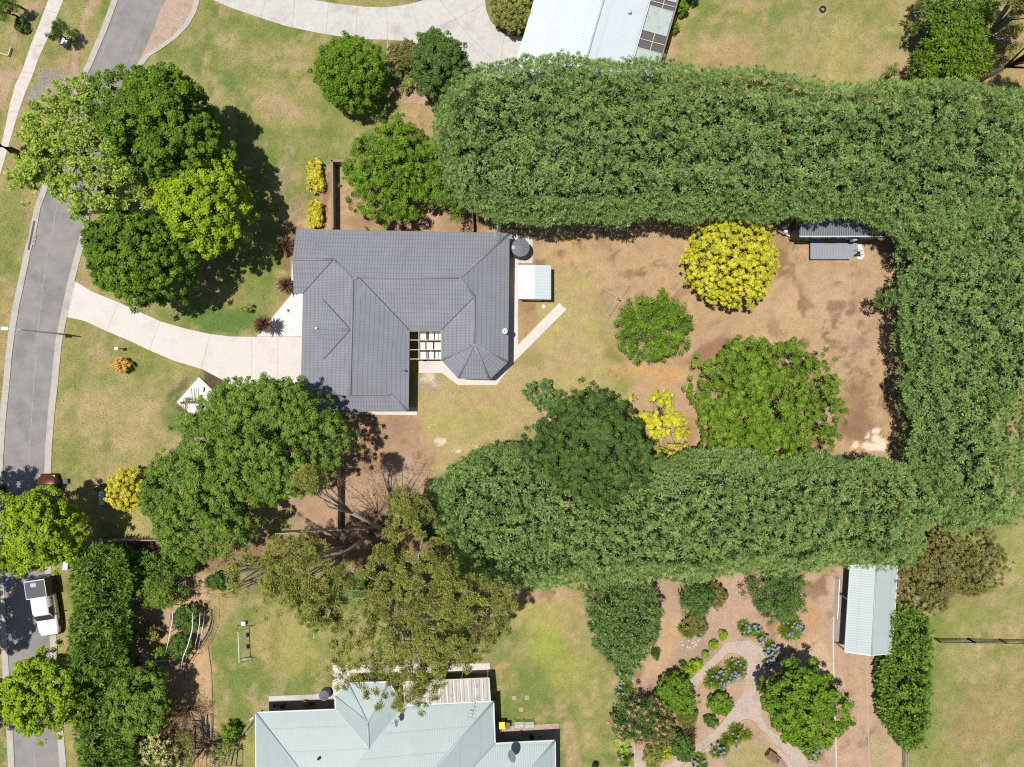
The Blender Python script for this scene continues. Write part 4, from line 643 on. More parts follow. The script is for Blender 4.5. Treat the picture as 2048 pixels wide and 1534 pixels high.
for px, py, rx, ry, n, lb in ((1376,1262,19,16,0,'agapanthus clump beside the white stones, without flowers'),(1398,1264,15,13,6,'small flowering agapanthus right of the white stones'),(1489,1257,19,17,6,'agapanthus clump at the top of the gravel path bend'),(1510,1262,14,13,5,'agapanthus second along the top of the path bend'),(1524,1277,13,14,8,'agapanthus third along the path bend'),(1541,1298,15,16,12,'agapanthus fourth along the path bend, in tree shade'),(1583,1255,24,22,13,'large agapanthus below the shrub-like tree, left of the carport'),(1541,1325,18,12,14,'shaded agapanthus under the bright green tree'),(1433,1356,21,22,9,'left agapanthus of the island bed'),(1472,1338,19,24,10,'right agapanthus of the island bed'),(1462,1358,16,13,4,'low agapanthus between the two in the island bed'),(1482,1462,22,18,0,'agapanthus at the top of the lawn edge row'),(1462,1480,20,17,3,'agapanthus in the middle of the lawn edge row'),(1438,1497,22,17,8,'agapanthus below the middle of the lawn edge row'),(1395,1524,20,16,7,'agapanthus at the lower left end of the lawn edge row'),(1626,1500,15,26,12,'agapanthus beside the carport driveway at the bottom'),(1600,1486,14,12,10,'agapanthus at the foot of the bright green tree'),(1244,1345,18,20,5,'agapanthus below the weeping cypress'),(1246,1375,18,18,7,'agapanthus beside the flowering tree'),(1250,1515,15,22,6,'agapanthus at the bottom edge beside the lawn')):
    strap_clump('agapanthus', lb, px, py, rx, 'strap_leaf', n, .5, ry, AG)
def cordyline(px, py, r, h, label, group):
    c = P(px, py, h); root = empty('cordyline', (c.x, c.y, 0), 0, label, 'plant', group); rw = r/PPM
    mb = MB(); mb.tube([(0, 0, -.05), (.03, 0, h*.5), (0, 0, h)], [.07, .06, .05], 7); mb.build('stem', MATS['bark'], root)
    B = np.array([[0, 0, h]]*3)+rng.normal(size=(3, 3))*.05; q = bough_leaves(B, np.array([[0, 0, .6]]*3), np.full(3, .2), 80, rw*.95, .05, 'strap', 1.0); q = list(q); q[1][:, 2] = q[1][:, 2]*.7+.1
    link('leaves', leaf_mesh('leaves', *q), MATS['bronze_leaf'], root)
CG = 'bronze cordylines'
cordyline(573,492,19,1.3,'bronze cordyline at the top left corner of the dark tiled roof',CG); cordyline(570,570,19,1.3,'bronze cordyline beside the middle of the porch edge',CG); cordyline(528,650,20,2.2,'bronze cordyline at the lower corner of the porch paving',CG); cordyline(1376,1471,19,1.0,'bronze cordyline in the lower right garden',CG)
# ---------------------------------------------------------------- buildings
def roof_face(mb, pts, thick=.05):
    n = Vector((0, 0, 0))
    for i in range(len(pts)): a, b = pts[i], pts[(i+1) % len(pts)]; n += Vector(a).cross(Vector(b))
    n.normalize(); pts = list(pts)
    if n.z < 0: n = -n; pts = pts[::-1]
    u = Vector((0, 0, 1)).cross(n); u = u.normalized() if u.length > 1e-4 else Vector((1, 0, 0)); v = n.cross(u)
    mb.face(pts, [(p.dot(u), p.dot(v)) for p in pts]); mb.face([p-Vector((0, 0, thick)) for p in pts[::-1]])
def caps(mb, segs, r=.075, lift=.02):
    for a, b in segs:
        a = Vector(a)+Vector((0, 0, lift)); b = Vector(b)+Vector((0, 0, lift)); mb.tube([a, b], r, 6)
def gutters(mb, pts, z, w=.11, h=.10):
    n = len(pts)
    for i in range(n):
        a, b = pts[i], pts[(i+1) % n]; mb.beam((a[0], a[1], z-.04), (b[0], b[1], z-.04), w, h)
def window(parent, c, d, face, mat='glass', name='window'):
    # c centre, d (width, height), face = outward normal (x,y)
    rz = math.atan2(face[1], face[0])-math.pi/2; f = MB(); w, h = d
    m = Matrix.Rotation(rz, 3, 'Z'); c = Vector(c)
    for q, s in (((0,0,h/2),(w+.08,.09,.07)),((0,0,-h/2),(w+.08,.09,.07)),((-w/2,0,0),(.07,.09,h-.07)),((w/2,0,0),(.07,.09,h-.07)),((0,0,0),(.05,.08,h-.07))): f.box(c+m@Vector(q), s, rz)
    o = f.build(name, MATS['grey_metal'], parent); g = MB(); g.box(c-m@Vector((0,.0,0)), (w-.06, .03, h-.06), rz); g.build('glass', MATS[mat], o); return o
def walls(mb, pts, z0, z1): mb.prism(pts, z0, z1)
# main house
def main_house():
    root = empty('house', (0, 0, 0), 0, 'large L-shaped house with a dark grey tiled hip roof in the centre', 'house')
    ez = 2.55; k = .40
    def solve(px, py, axis, e):      # height on a plane rising from an eave line at pixel e
        z = ez
        for _ in range(12):
            q = P(px, py, z); ev = P(e, e, ez); run = abs(q.y-ev.y) if axis == 'y' else abs(q.x-ev.x); z = ez+k*run
        return z
    E = lambda x, y: P(x, y, ez)
    A, B, C, D, Ee, F, Gg, Hh, I, J, K, L = [E(*p) for p in ((593,459),(1018,467),(1015,724),(979,758),(917,756),(884,720),(884,659),(818,659),(816,822),(602,822),(607,586),(588,586))]
    zr = solve(584, 519, 'y', 459); Mv, N = P(584, 519, zr), P(667, 519, zr); zo = solve(706, 559, 'y', 460); O = P(706, 559, zo); U = P(700, 791, zo)
    zq = solve(718, 554, 'y', 462); Q = P(718, 554, zq); Rr = P(919, 556, zq); zs = solve(949, 593, 'x', 1016.5); Sv = P(949, 593, zs); T = P(948, 688, zs)
    za = ez+k*(31/PPM); W1, W2 = P(636, 790, za), P(782, 790, za)
    r = MB(); r2 = MB()
    for f in ((A,Mv,N,O,Q),(A,Q,Rr,B),(Mv,L,K,N),(J,I,W2,W1),(Q,Hh,Gg,Sv,Rr),(T,F,Ee),(T,Ee,D),(T,D,C)): roof_face(r, f)
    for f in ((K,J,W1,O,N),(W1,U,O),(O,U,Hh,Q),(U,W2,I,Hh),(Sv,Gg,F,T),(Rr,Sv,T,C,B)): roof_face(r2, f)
    g1, gv, gw, gt = P(701, 659, zo-.05), P(641, 659, zo-.05), P(647, 599, za+.25), P(647, 719, za+.25)
    # small gablet on the driveway slope
    def onw(px, py):
        z = ez
        for _ in range(12): z = ez+k*abs(P(px, py, z).x-K.x)
        return P(px, py, z+.02)
    gw, gt = onw(647, 599), onw(647, 719); gm = Vector((gw.x-.15, (gw.y+gt.y)/2, g1.z)); roof_face(r, (g1, gm, gw), .02); roof_face(r, (g1, gt, gm), .02)
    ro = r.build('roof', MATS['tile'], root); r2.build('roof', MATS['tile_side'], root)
    c = MB(); caps(c, [(Mv,N),(N,O),(O,Q),(Q,Rr),(Rr,B),(Rr,Sv),(Sv,T),(T,C),(T,D),(T,Ee),(T,F),(O,U),(W1,J),(W2,I),(g1,gm),(W1,W2)], .10); c.build('ridge_tiles', MATS['ridge'], ro, True)
    for a, b in ((N,K),(Q,Hh),(Sv,Gg),(g1,gw),(g1,gt)): v = MB(); v.beam(a+Vector((0,0,.012)), b+Vector((0,0,.012)), .07, .01); v.build('valley_gutter', MATS['black_metal'], ro)
    gb = MB(); gb.face([W1+Vector((0,.02,0)), W2+Vector((0,.02,0)), U]); gb.face([gm+Vector((.03,0,-.03)), gt+Vector((.1,0,-.02)), gw+Vector((.1,0,-.02))]); gb.build('gable_infill', MATS['fascia'], root)
    ev = [A, B, C, D, Ee, F, Gg, Hh, I, J, K, L]; e2 = [(p.x, p.y) for p in ev]
    gu = MB(); gutters(gu, e2, ez); gu.build('gutter', MATS['gutter'], root)
    fa = MB(); gutters(fa, offset(e2, .03), ez-.1, .05, .14); fa.build('fascia', MATS['fascia'], root)
    sf = MB(); sf.prism(offset(e2, .08), ez-.2, ez-.17); sf.build('soffit', MATS['cream_paint'], root)
    wp = offset(e2, .55); w = MB(); w.prism(wp, 0, ez-.2); w.build('wall', MATS['brick'], root)
    gd = MB(); x = wp[9][0]-.03; gd.box((x, P(0, 715)[1], 1.1), (.06, 4.8, 2.2)); gd.build('garage_door', MATS['pale_timber'], root)
    for (px, fx, fy, wd) in ((660, 0, 1, 1.8), (760, 0, 1, 1.8), (900, 0, 1, 1.5)): window(root, (P(px, 0).x, wp[0][1]+.0, 1.5), (wd, 1.2), (fx, fy))
    for y in (540, 600, 690): window(root, (wp[1][0], P(0, y).y, 1.5), (1.6, 1.3), (1, 0))
    # small roof vent pipes
    for px, py in ((634,657),(804,741)):
        m = MB(); q = P(px, py, 3.6); m.lathe((q.x, q.y, 3.2), [(.05,0),(.05,.75),(.09,.75),(.09,.85)], 8); m.build('vent_pipe', MATS['pale_metal' if px < 700 else 'black_metal'], root)
    return root
main_house()
def pergola():
    root = empty('pergola', P(850, 690), 0, 'open white timber pergola in the courtyard notch of the tiled house', 'pergola'); o = P(850, 690)
    def b(n, a, c, w=.06, h=.14):
        m = MB(); m.beam(P(*a)-o, P(*c)-o, w, h); m.build(n, MATS['pale_timber'], root)
    for i, y in enumerate((662, 680, 699.5, 718)): b('rafter', (820, y, 2.3), (883, y, 2.3))
    b('beam', (882.5, 660, 2.18), (882.5, 721, 2.18), .07, .12); b('beam', (838, 661, 2.18), (838, 720, 2.18), .06, .12)
    for x, y0, y1 in ((862,662,680),(852,680,699.5),(862,699.5,718)): b('batten', (x, y0, 2.36), (x, y1, 2.36), .04, .06)
    for x, y in ((882.5, 719),(838.5, 719)):
        m = MB(); q = P(x, y, 2.1)-o; m.box((q.x, q.y, 1.05), (.1, .1, 2.1)); m.build('post', MATS['pale_timber'], root)
pergola()
def south_house():
    root = empty('house', (0, 0, 0), 0, 'house with a pale green corrugated metal roof at the bottom edge', 'house'); ez = 2.6; k = .38
    E = lambda x, y: P(x, y, ez)
    A, B2 = E(511,1425), E(987,1403); w1, w2, w3, w4, w5 = E(671,1419), E(670,1392), E(696,1366), E(777,1364), E(808,1411)
    dy = 13.0; A2, B3 = A+Vector((.1,-dy,0)), B2+Vector((.1,-dy,0)); run = 6.4; R1, R2 = A+Vector((run,-run,k*run)), B2+Vector((-run,-run,k*run))
    zx = ez+k*2.95; X, Yv = P(735,1445,zx), P(738,1498,zx+.02)
    r = MB()
    for f in ((A,A2,R1),(B2,R2,B3),(R1,A2,B3,R2)): roof_face(r, f)
    roof_face(r, (A, R1, Yv, w1)); roof_face(r, (Yv, R1, R2, B2, w5))
    for f in ((w1,Yv,X,w2),(X,Yv,w5),): roof_face(r, f)
    for f in ((w2,X,w3),(w3,X,w4),(w4,X,w5)): roof_face(r, f)
    c1, c2 = E(990,1487), E(1110,1481); rn = 4.0; c3 = c2+Vector((.1,-2*rn,0)); R3 = c2+Vector((-rn,-rn,k*rn)); R4 = Vector((c1.x-rn, R3.y, R3.z)); c4 = Vector((c1.x, c3.y, ez))
    roof_face(r, (c1, R4, R3, c2)); roof_face(r, (c2, R3, c3)); roof_face(r, (R4, c4, c3, R3))
    ro = r.build('roof', MATS['green_metal'], root)
    c = MB(); caps(c, [(A,R1),(R1,R2),(B2,R2),(X,w2),(X,w3),(X,w4),(X,Yv),(c2,R3),(R3,R4)], .1); c.build('ridge_capping', MATS['green_cap'], ro, True)
    for a, b in ((w1,Yv),(w5,Yv),(c1,R4)): v = MB(); v.beam(a+Vector((0,0,.012)), b+Vector((0,0,.012)), .09, .01); v.build('valley_gutter', MATS['grey_metal'], ro)
    gu = MB(); ev = [A,w1,w2,w3,w4,w5,B2,c1,c2,c3]
    for a, b in zip(ev, ev[1:]): gu.beam(a-Vector((0,0,.04)), b-Vector((0,0,.04)), .11, .1)
    gu.beam(A-Vector((0,0,.04)), A2-Vector((0,0,.04)), .11, .1); gu.build('gutter', MATS['galvanised'], root)
    w = MB(); x0, x1 = A.x+.5, B2.x-.5; yt = P(0,1425,ez).y-1.0
    w.prism([(x0,yt),(w1.x+.6,yt),(w1.x+.6,w2.y-.7),(w3.x+.3,w3.y-.6),(w4.x-.3,w3.y-.6),(w5.x-.4,w2.y-.7),(w5.x-.4,yt+.6),(x1,yt+.6),(x1,A2.y+.4),(x0,A2.y+.4)], 0, ez-.2)
    w.build('wall', MATS['cream_brick'], root); w = MB(); w.prism([(x1+.02,c1.y-1.6),(c2.x-1.0,c1.y-1.6),(c2.x-1.0,c3.y+.5),(x1+.02,c3.y+.5)], 0, ez-.2); w.build('wall', MATS['cream_brick'], root)
    sf = MB(); sf.prism([(x0-.3,yt-.2),(x0-.3,yt+.95),(x1,yt+1.5),(x1,yt-.2)], ez-.22, ez-.19); sf.build('soffit', MATS['cream_paint'], root)
    for px, py in ((637,1518),(853,1530)):
        q = P(px, py, 4.2); m = MB(); m.lathe((q.x, q.y, 3.6), [(.06,0),(.06,.55),(.13,.56),(.13,.62),(.02,.7)], 10); m.build('flue', MATS['black_metal'], root)
    for px in (555, 640): window(root, (P(px,0).x, yt, 1.5), (1.4, 1.2), (0, 1))
    return root
south_house()
def patio_roof():
    root = empty('patio_cover', P(895,1385), 0, 'weathered striped patio roof attached to the green-roofed house', 'patio roof'); o = P(895,1385)
    r = MB(); a, b, c, d = P(806,1364,2.35), P(978,1356,2.35), P(981,1402,2.62), P(810,1410,2.62); roof_face(r, [q-o for q in (a, b, c, d)], .03); r.build('roof_sheet', MATS['weathered_sheet'], root)
    p = MB()
    for i in range(13):
        t = i/12; p.beam(a.lerp(b, t)-o+Vector((0,0,.015)), d.lerp(c, t)-o+Vector((0,0,.015)), .05, .02)
    p.build('white_strips', MATS['white_paint'], root)
    m = MB(); m.beam(a-o-Vector((0,0,.06)), b-o-Vector((0,0,.06)), .08, .12); m.build('beam', MATS['cream_paint'], root)
    for t in (.02, .35, .68, .98):
        q = a.lerp(b, t)-o; m = MB(); m.box((q.x, q.y-.05, 1.12), (.09, .09, 2.24)); m.build('post', MATS['cream_paint'], root)
patio_roof()
def pale_shed():
    root = empty('shed', P(1190,60), 0, 'large pale metal shed with a lean-to, above the upper hedge', 'shed'); o = P(1190,60)
    def e(x, y, z): return P(x, y, z)-o
    # lines from the top edge running down left: direction (-33,115)
    def ln(x, y, t): return (x-33*t/115, y+t)
    t0, t1 = -190, 165
    def edge(x, z, t): return e(*ln(x, 0, t), z)
    z1, z2, z3, z4 = 2.6, 3.1, 4.0, 3.1
    r = MB(); roof_face(r, (edge(1069,z1,t0), edge(1069,z1,t1), edge(1112,z1+.25,t1), edge(1112,z1+.25,t0))); r.build('lean_to_roof', MATS['pale_metal'], root)
    r = MB(); roof_face(r, (edge(1114,z2,t0), edge(1114,z2,t1), edge(1207,z3,t1), edge(1207,z3,t0))); roof_face(r, (edge(1207,z3,t0), edge(1207,z3,t1), edge(1299,z4,t1), edge(1299,z4,t0))); r.build('roof', MATS['pale_metal'], root)
    c = MB(); caps(c, [(edge(1207,z3,t0), edge(1207,z3,t1))], .09); c.build('ridge_capping', MATS['green_cap'], root, True)
    g = MB()
    for x, z in ((1069,z1),(1113,z2),(1300.5,z4)): g.beam(edge(x,z-.05,t0), edge(x,z-.05,t1), .1, .1)
    g.build('gutter', MATS['galvanised'], root)
    # open framed bay along the right
    for ta, tb in ((t0,-8),(11,59.5),(95,t1)):
        s = MB(); roof_face(s, (edge(1303,2.95,ta), edge(1303,2.95,tb), edge(1354,2.6,tb+13), edge(1354,2.6,ta+13)), .02); s.build('lean_to_sheet', MATS['stained_metal'], root)
    for ta, tb in ((-8,11),(59.5,95)):
        s = MB(); roof_face(s, (edge(1303,2.88,ta), edge(1303,2.88,tb), edge(1354,2.53,tb+13), edge(1354,2.53,ta+13)), .02); s.build('shade_cloth', MATS['polycarb_dark'], root)
        for q in (0, .5, 1):
            m = MB(); t = ta+(tb-ta)*q; m.beam(edge(1303,2.97,t), edge(1354,2.62,t+13), .06, .06); m.build('rafter', MATS['pale_timber'], root)
        m = MB(); m.beam(edge(1329,2.80,ta+6), edge(1329,2.80,tb+6), .06, .06); m.build('rafter', MATS['pale_timber'], root)
    m = MB(); m.beam(edge(1356,2.56,t0), edge(1356,2.56,t1+13), .12, .14); m.build('beam', MATS['old_timber'], root)
    w = MB(); pts = [edge(x, 0, t) for x, t in ((1078,t0+5),(1078,t1-5),(1290,t1-5),(1290,t0+5))]
    pts = [edge(1072,z1,t0+5), edge(1072,z1,t1-5), edge(1297,z4,t1-5), edge(1297,z4,t0+5)]; w.prism([(p.x, p.y) for p in pts], 0, 2.45); w.build('wall', MATS['green_cap'], root)
    w = MB(); pts = [edge(1304,2.9,t0+5), edge(1304,2.9,t1-5), edge(1354,2.5,t1+5), edge(1354,2.5,t0+15)]; w.prism([(p.x, p.y) for p in pts], 0, 2.25); w.build('wall', MATS['brown_wood'], root)
    q = P(1259,24,3.5)-o; m = MB(); m.lathe((q.x,q.y,3.2), [(.09,0),(.09,.45),(.2,.46),(.18,.55),(.02,.6)], 12); m.build('roof_vent', MATS['galvanised'], root)
pale_shed()
def garden_shed():
    o = P(1069,566); root = empty('garden_shed', o, 0, 'small white ribbed-metal garden shed beside the tiled house', 'shed'); e = lambda x, y, z: P(x, y, z)-o
    r = MB(); roof_face(r, (e(1036,530,2.0), e(1036,598,2.0), e(1069,598,2.22), e(1069,530,2.22)), .02); r.build('roof', MATS['white_metal'], root); r = MB(); roof_face(r, (e(1069,530,2.22), e(1069,598,2.22), e(1102,599,2.0), e(1102,531,2.0)), .02); r.build('roof', MATS['white_metal_shade'], root)
    w = MB(); a, b = e(1038,532,1.97), e(1101,596,1.97); w.prism([(a.x,a.y),(b.x,a.y),(b.x,b.y),(a.x,b.y)], 0, 1.98)
    w.build('wall', MATS['cream_paint'], root)
    c = MB(); caps(c, [(e(1069,530,2.22), e(1069,598,2.22))], .03, .0); c.build('ridge_capping', MATS['white_paint'], root)
    d = MB(); d.box(((a.x+b.x)/2, b.y-.02, .95), (1.3,.04,1.8)); d.build('door', MATS['white_paint'], root)
garden_shed()
def carport():
    o = P(1740,1220); root = empty('carport', o, 0, 'carport with a pale green gabled metal roof and white fascia', 'carport'); e = lambda x, y, z: P(x, y, z)-o
    a, b, c, d, r0, r1 = e(1702,1130,2.5), e(1691,1304,2.5), e(1784,1307,2.5), e(1794,1133,2.5), e(1753,1129,2.95), e(1743,1311,2.95)
    r = MB(); roof_face(r, (a, b, r1, r0)); roof_face(r, (r0, r1, c, d)); ro = r.build('roof', MATS['carport_metal'], root)
    m = MB(); caps(m, [(r0, r1)], .07); m.build('ridge_capping', MATS['green_cap'], ro, True)
    m = MB()
    for p, q in ((b, r1), (r1, c), (a, r0), (r0, d)): m.beam(p-Vector((0,0,.09)), q-Vector((0,0,.09)), .06, .22)
    m.build('fascia', MATS['white_paint'], root)
    m = MB(); m.beam(a-Vector((0.05,0,.05)), b-Vector((0.05,0,.05)), .1, .1); m.beam(d-Vector((-.05,0,.05)), c-Vector((-.05,0,.05)), .1, .1); m.build('gutter', MATS['galvanised'], root)
    for p in (a.lerp(b,.06), a.lerp(b,.40), a.lerp(b,.985), d.lerp(c,.06), d.lerp(c,.40), d.lerp(c,.985)):
        m = MB(); m.box((p.x, p.y, 1.2), (.1,.1,2.4)); m.build('post', MATS['grey_metal'], root)
    w = MB(); q = (d+c)/2; w.box((q.x-.08, q.y, 1.15), (.04, (d-c).length-.3, 2.3)); w.build('back_wall', MATS['green_cap'], root)
    w = MB(); p0 = P(1678,1158,1.0)-o; p1 = P(1674,1238,1.0)-o; w.beam((p0.x,p0.y,.6), (p1.x,p1.y,.6), .07, 1.1); w.build('low_panel', MATS['white_paint'], root)
carport()
def tiny_house():
    o = P(1655,450); root = empty('tiny_house', o, 0, 'dark cabin on a trailer tucked under the upper cypress hedge', 'tiny house')
    zt = 3.3; x0, x1 = P(1601,469,zt).x-o.x, P(1768,472,zt).x-o.x; y0 = P(0,470,zt).y-o.y; y1 = y0+2.5
    r = MB(); roof_face(r, [Vector(q) for q in ((x0-.1,y0-.08,zt),(x1+.1,y0-.08,zt),(x1+.1,y1+.1,zt+.35),(x0-.1,y1+.1,zt+.35))]); r.build('roof', MATS['dark_metal'], root)
    g = MB(); g.beam((x0-.1,y0-.12,zt-.03),(x1+.1,y0-.12,zt-.03),.09,.09); g.build('gutter', MATS['pale_plastic'], root)
    w = MB(); w.prism([(x0,y0),(x1,y0),(x1,y1),(x0,y1)], .55, zt-.03); w.build('wall', MATS['charcoal_clad'], root)
    ch = MB(); ch.box(((x0+x1)/2,(y0+y1)/2,.45), (x1-x0,2.2,.16)); ch.beam((x0,y0+.4,.45),(x0-1.6,y0+1.2,.45),.09,.12); ch.beam((x0,y1-.4,.45),(x0-1.6,y0+1.2,.45),.09,.12); ch.build('trailer_chassis', MATS['galvanised'], root)
    for fx in (.45,.55):
        for yy in (y0+.15, y1-.15):
            t = MB(); t.lathe((x0+(x1-x0)*fx, yy, .34), [(.2,-.1),(.34,-.09),(.34,.09),(.2,.1)], 16, Matrix.Rotation(R(90),3,'X')); t.build('wheel', MATS['rubber'], root)
    for fx, wd, zz, hh in ((.1,.7,2.3,.9),(.32,2.0,1.75,1.9),(.56,1.5,1.75,1.9),(.86,.9,2.3,.8)): window(root, (x0+(x1-x0)*fx, y0, zz), (wd, hh), (0,-1))
    wh = MB(); wh.box((x0+(x1-x0)*.715, y0-.16, 1.9), (.35,.25,.7)); wh.build('water_heater', MATS['pale_plastic'], root)
    b = MB(); b.lathe((x0-.55,y0+.7,.5), [(.16,0),(.19,.1),(.19,.7),(.1,.85),(.05,.9)], 14); b.build('gas_bottle', MATS['white_paint'], root)
    b = MB(); b.lathe((x0-.55,y0+1.15,.5), [(.16,0),(.19,.1),(.19,.7),(.1,.85),(.05,.9)], 14); b.build('gas_bottle', MATS['white_paint'], root)
    o2 = P(1660,500); dk = empty('deck', o2, 0, 'low grey boarded deck in front of the dark cabin', 'deck'); h = .55; a, b_, c, d, f = [P(x,y,h)-o2 for x, y in ((1621,482),(1715,484),(1714,505),(1700,518),(1621,518))]
    m = MB(); roof_face(m, (a, b_, c, d, f), .04); m.build('deck_boards', MATS['deck_boards'], dk)
    m = MB()
    for p, q in ((a,f),(f,d),(d,c),(c,b_)): m.beam(p-Vector((0,0,.15)), q-Vector((0,0,.15)), .04, .2)
    m.build('deck_frame', MATS['black_metal'], dk)
    for p in (a, b_, c, d, f):
        q = p*.94; m = MB(); m.box((q.x,q.y,.2), (.09,.09,.4)); m.build('post', MATS['black_metal'], dk)
    o3 = P(1712,512); st = empty('steps', o3, 0, 'black metal step frame with handrails at the corner of the grey deck', 'steps')
    for s in (0, 1):
        m = MB(); y = s*.38; m.beam((-.4,y,.55),(.35,y,.02),.05,.05); m.tube([(-.45,y,.55),(-.45,y,1.3),(.3,y,.85),(.3,y,.1)], .02, 5); m.build('handrail', MATS['black_metal'], st)
    for i in range(3): m = MB(); m.box((-.25+i*.25,.19,.42-i*.17), (.22,.38,.03)); m.build('tread', MATS['black_metal'], st)
    dm = MB(); q = P(1661,485,h); dm.box((q.x,q.y,h+.012), (1.0,.3,.016)); tag(dm.build('door_mat', MATS['mat_brown']), 'brown door mat on the grey deck at the cabin door', 'mat')
tiny_house()
slab('stepping_pad', [(1715,484),(1722,484),(1727,500),(1729,512),(1724,519),(1716,519),(1712,512),(1715,500)], 'white_pebble', .03)
# ---------------------------------------------------------------- yard things
def tank(px, py, r, h, label, lid=True, mat='tank_grey'):
    o = P(px, py, h); o.z = 0; rw = r/PPM*(1-h/H); root = empty('water_tank', o, 0, label, 'water tank')
    m = MB(); m.lathe((0,0,0), [(rw*.98,.02),(rw,.1),(rw*1.01,.5),(rw,.54),(rw*1.01,1.0),(rw,1.04),(rw,h-.12),(rw*.97,h)], 36); m.build('tank_body', MATS[mat], root, True)
    m = MB(); m.lathe((0,0,h), [(rw*.97,0),(rw*.6,.09),(rw*.18,.16),(.01,.17)], 36); ro = m.build('tank_roof', MATS[mat], root)
    rb = MB()
    for i in range(12):
        a = i*math.pi/6; rb.beam((math.cos(a)*rw*.2,math.sin(a)*rw*.2,h+.165),(math.cos(a)*rw*.95,math.sin(a)*rw*.95,h+.012),.04,.02)
    rb.build('roof_ribs', MATS['gutter'], ro)
    if lid: m = MB(); m.lathe((-rw*.75,.0,h), [(.15,0),(.15,.12),(.1,.14),(.1,.06)], 16); m.build('inlet_lid', MATS['cream_paint'], root)
tank(1041,495,18.5,2.0,'round dark grey water tank at the corner of the tiled house')
o_ = P(648,1390,1.0); tank(648,1391,10,.95,'low round dark tank on the verandah edge of the green-roofed house', False)
def clothesline():
    o = P(1233,600); root = empty('rotary_clothesline', o, 0, 'rotary clothesline standing in the back yard', 'clothesline')
    m = MB(); m.tube([(0,0,0),(0,0,2.0)], .035, 8); m.build('pole', MATS['galvanised'], root); m = MB(); m.lathe((0,0,1.7),[(.07,0),(.09,.1),(.07,.25)],10); m.build('hub', MATS['black_metal'], root)
    ends = [P(x, y, 2.1)-o for x, y in ((1199,571),(1258,565),(1262,622),(1212,633))]
    for e_ in ends: m = MB(); m.tube([(0,0,1.85), e_], .014, 5); m.build('arm', MATS['galvanised'], root)
    m = MB(); ctr = Vector((0,0,1.9))
    for k in range(8):
        t = .35+.65*k/7
        for i in range(4): m.tube([ctr.lerp(ends[i], t), ctr.lerp(ends[(i+1)%4], t)], .006, 3)
    m.build('wires', MATS['wire'], root)
clothesline()
def fence_rail(name, label, cat, pts, h, mat, pw=.1, th=.05, postgap=2.0, solid=True, group=None, cap=0):
    o = P(*pts[0]); root = empty(name, o, 0, label, cat, group)
    for a, b in zip(pts, pts[1:]):
        A, B = P(*a)-o, P(*b)-o; L = (B-A).length
        m = MB()
        if solid:
            m.beam(A+Vector((0,0,h/2)), B+Vector((0,0,h/2)), th, h-.06)
            if cap: m.beam(A+Vector((0,0,h)), B+Vector((0,0,h)), cap, .05)
            m.build('panel', MATS[mat], root)
        else:
            m.beam(A+Vector((0,0,h)), B+Vector((0,0,h)), .06, .09); m.build('rail', MATS[mat], root)
            for z in (h*.35, h*.65): m = MB(); m.beam(A+Vector((0,0,z)), B+Vector((0,0,z)), .04, .07); m.build('rail', MATS[mat], root)
        n = max(1, int(L/postgap))
        for i in range(n+1):
            q = A.lerp(B, i/n); m = MB(); m.box((q.x, q.y, h/2+.02), (pw, pw, h+.06)); m.build('post', MATS[mat], root)
    return root
fence_rail('timber_fence', 'timber fence with a wide capping around the bark bed left of the house', 'fence', [(672,462),(671,330),(706,331)], 1.5, 'old_timber', .13, .04, 2.4, True, None, .2)
fence_rail('timber_fence', 'dark paling fence with a pale top rail between the dirt strips', 'fence', [(683,925),(682,1052)], 1.6, 'old_timber', .1, .05, 2.2, True, None, .09)
fence_rail('timber_fence', 'long weathered boundary fence with a pale rail below the dirt strip', 'fence', [(560,1062),(690,1054),(770,1050),(840,1052)], 1.4, 'grey_timber', .1, .05, 2.2, True, None, .08)
fence_rail('timber_fence', 'low pale boundary fence above the short hedge beside the road lawn', 'fence', [(214,1078),(360,1075)], 1.1, 'grey_timber', .09, .05, 2.2, True, None, .08)
fence_rail('wooden_post_fence', 'dark post and rail fence crossing the right field', 'fence', [(1868,1276),(1935,1277),(2060,1279)], 1.2, 'black_metal', .12, .05, 2.6, False)
fence_rail('garden_gate', 'grey metal gate standing open at the bottom of the leafy hedge', 'gate', [(1803,1496),(1804,1545)], 1.2, 'grey_timber', .08, .04, 1.2, False)
fence_rail('netting_fence', 'thin black fence at the top of the hedge behind the tiled house', 'fence', [(948,466),(946,425)], 1.3, 'old_timber', .09, .04, 1.2, True)
def street_lamp():
    o = P(131,669); root = empty('street_lamp', o, 0, 'slender street lamp arching over the road', 'street lamp'); h = 7.0; top = Vector((0,0,h))
    hd = P(12,657,h+.15)-o
    m = MB(); m.tube([(0,0,0),(0,0,h*.5),top], [.09,.07,.05], 8); m.build('pole', MATS['galvanised'], root)
    m = MB(); m.tube([top, top.lerp(hd,.5)+Vector((0,0,.12)), hd], .035, 6); m.build('arm', MATS['galvanised'], root)
    m = MB(); m.box((hd.x-.1,hd.y,hd.z), (.62,.3,.13)); m.build('lamp_head', MATS['white_paint'], root, bevel=.04)
street_lamp()
def letterbox(px, py, h, label, mat, ph=1.0, rz=0.2):
    o = P(px, py, ph); o.z = 0; root = empty('letterbox', o, rz, label, 'letterbox'); m = MB(); m.box((0,0,ph/2), (.07,.07,ph)); m.build('post', MATS['black_metal'], root)
    m = MB(); m.box((0,0,ph+.12), (.34,.24,.24)); m.build('box', MATS[mat], root, bevel=.02); m = MB(); m.box((0,-.13,ph+.14), (.24,.012,.04)); m.build('slot', MATS['black_metal'], root)
letterbox(235,697,1.1,'small white letterbox on a post in the front lawn','white_paint')
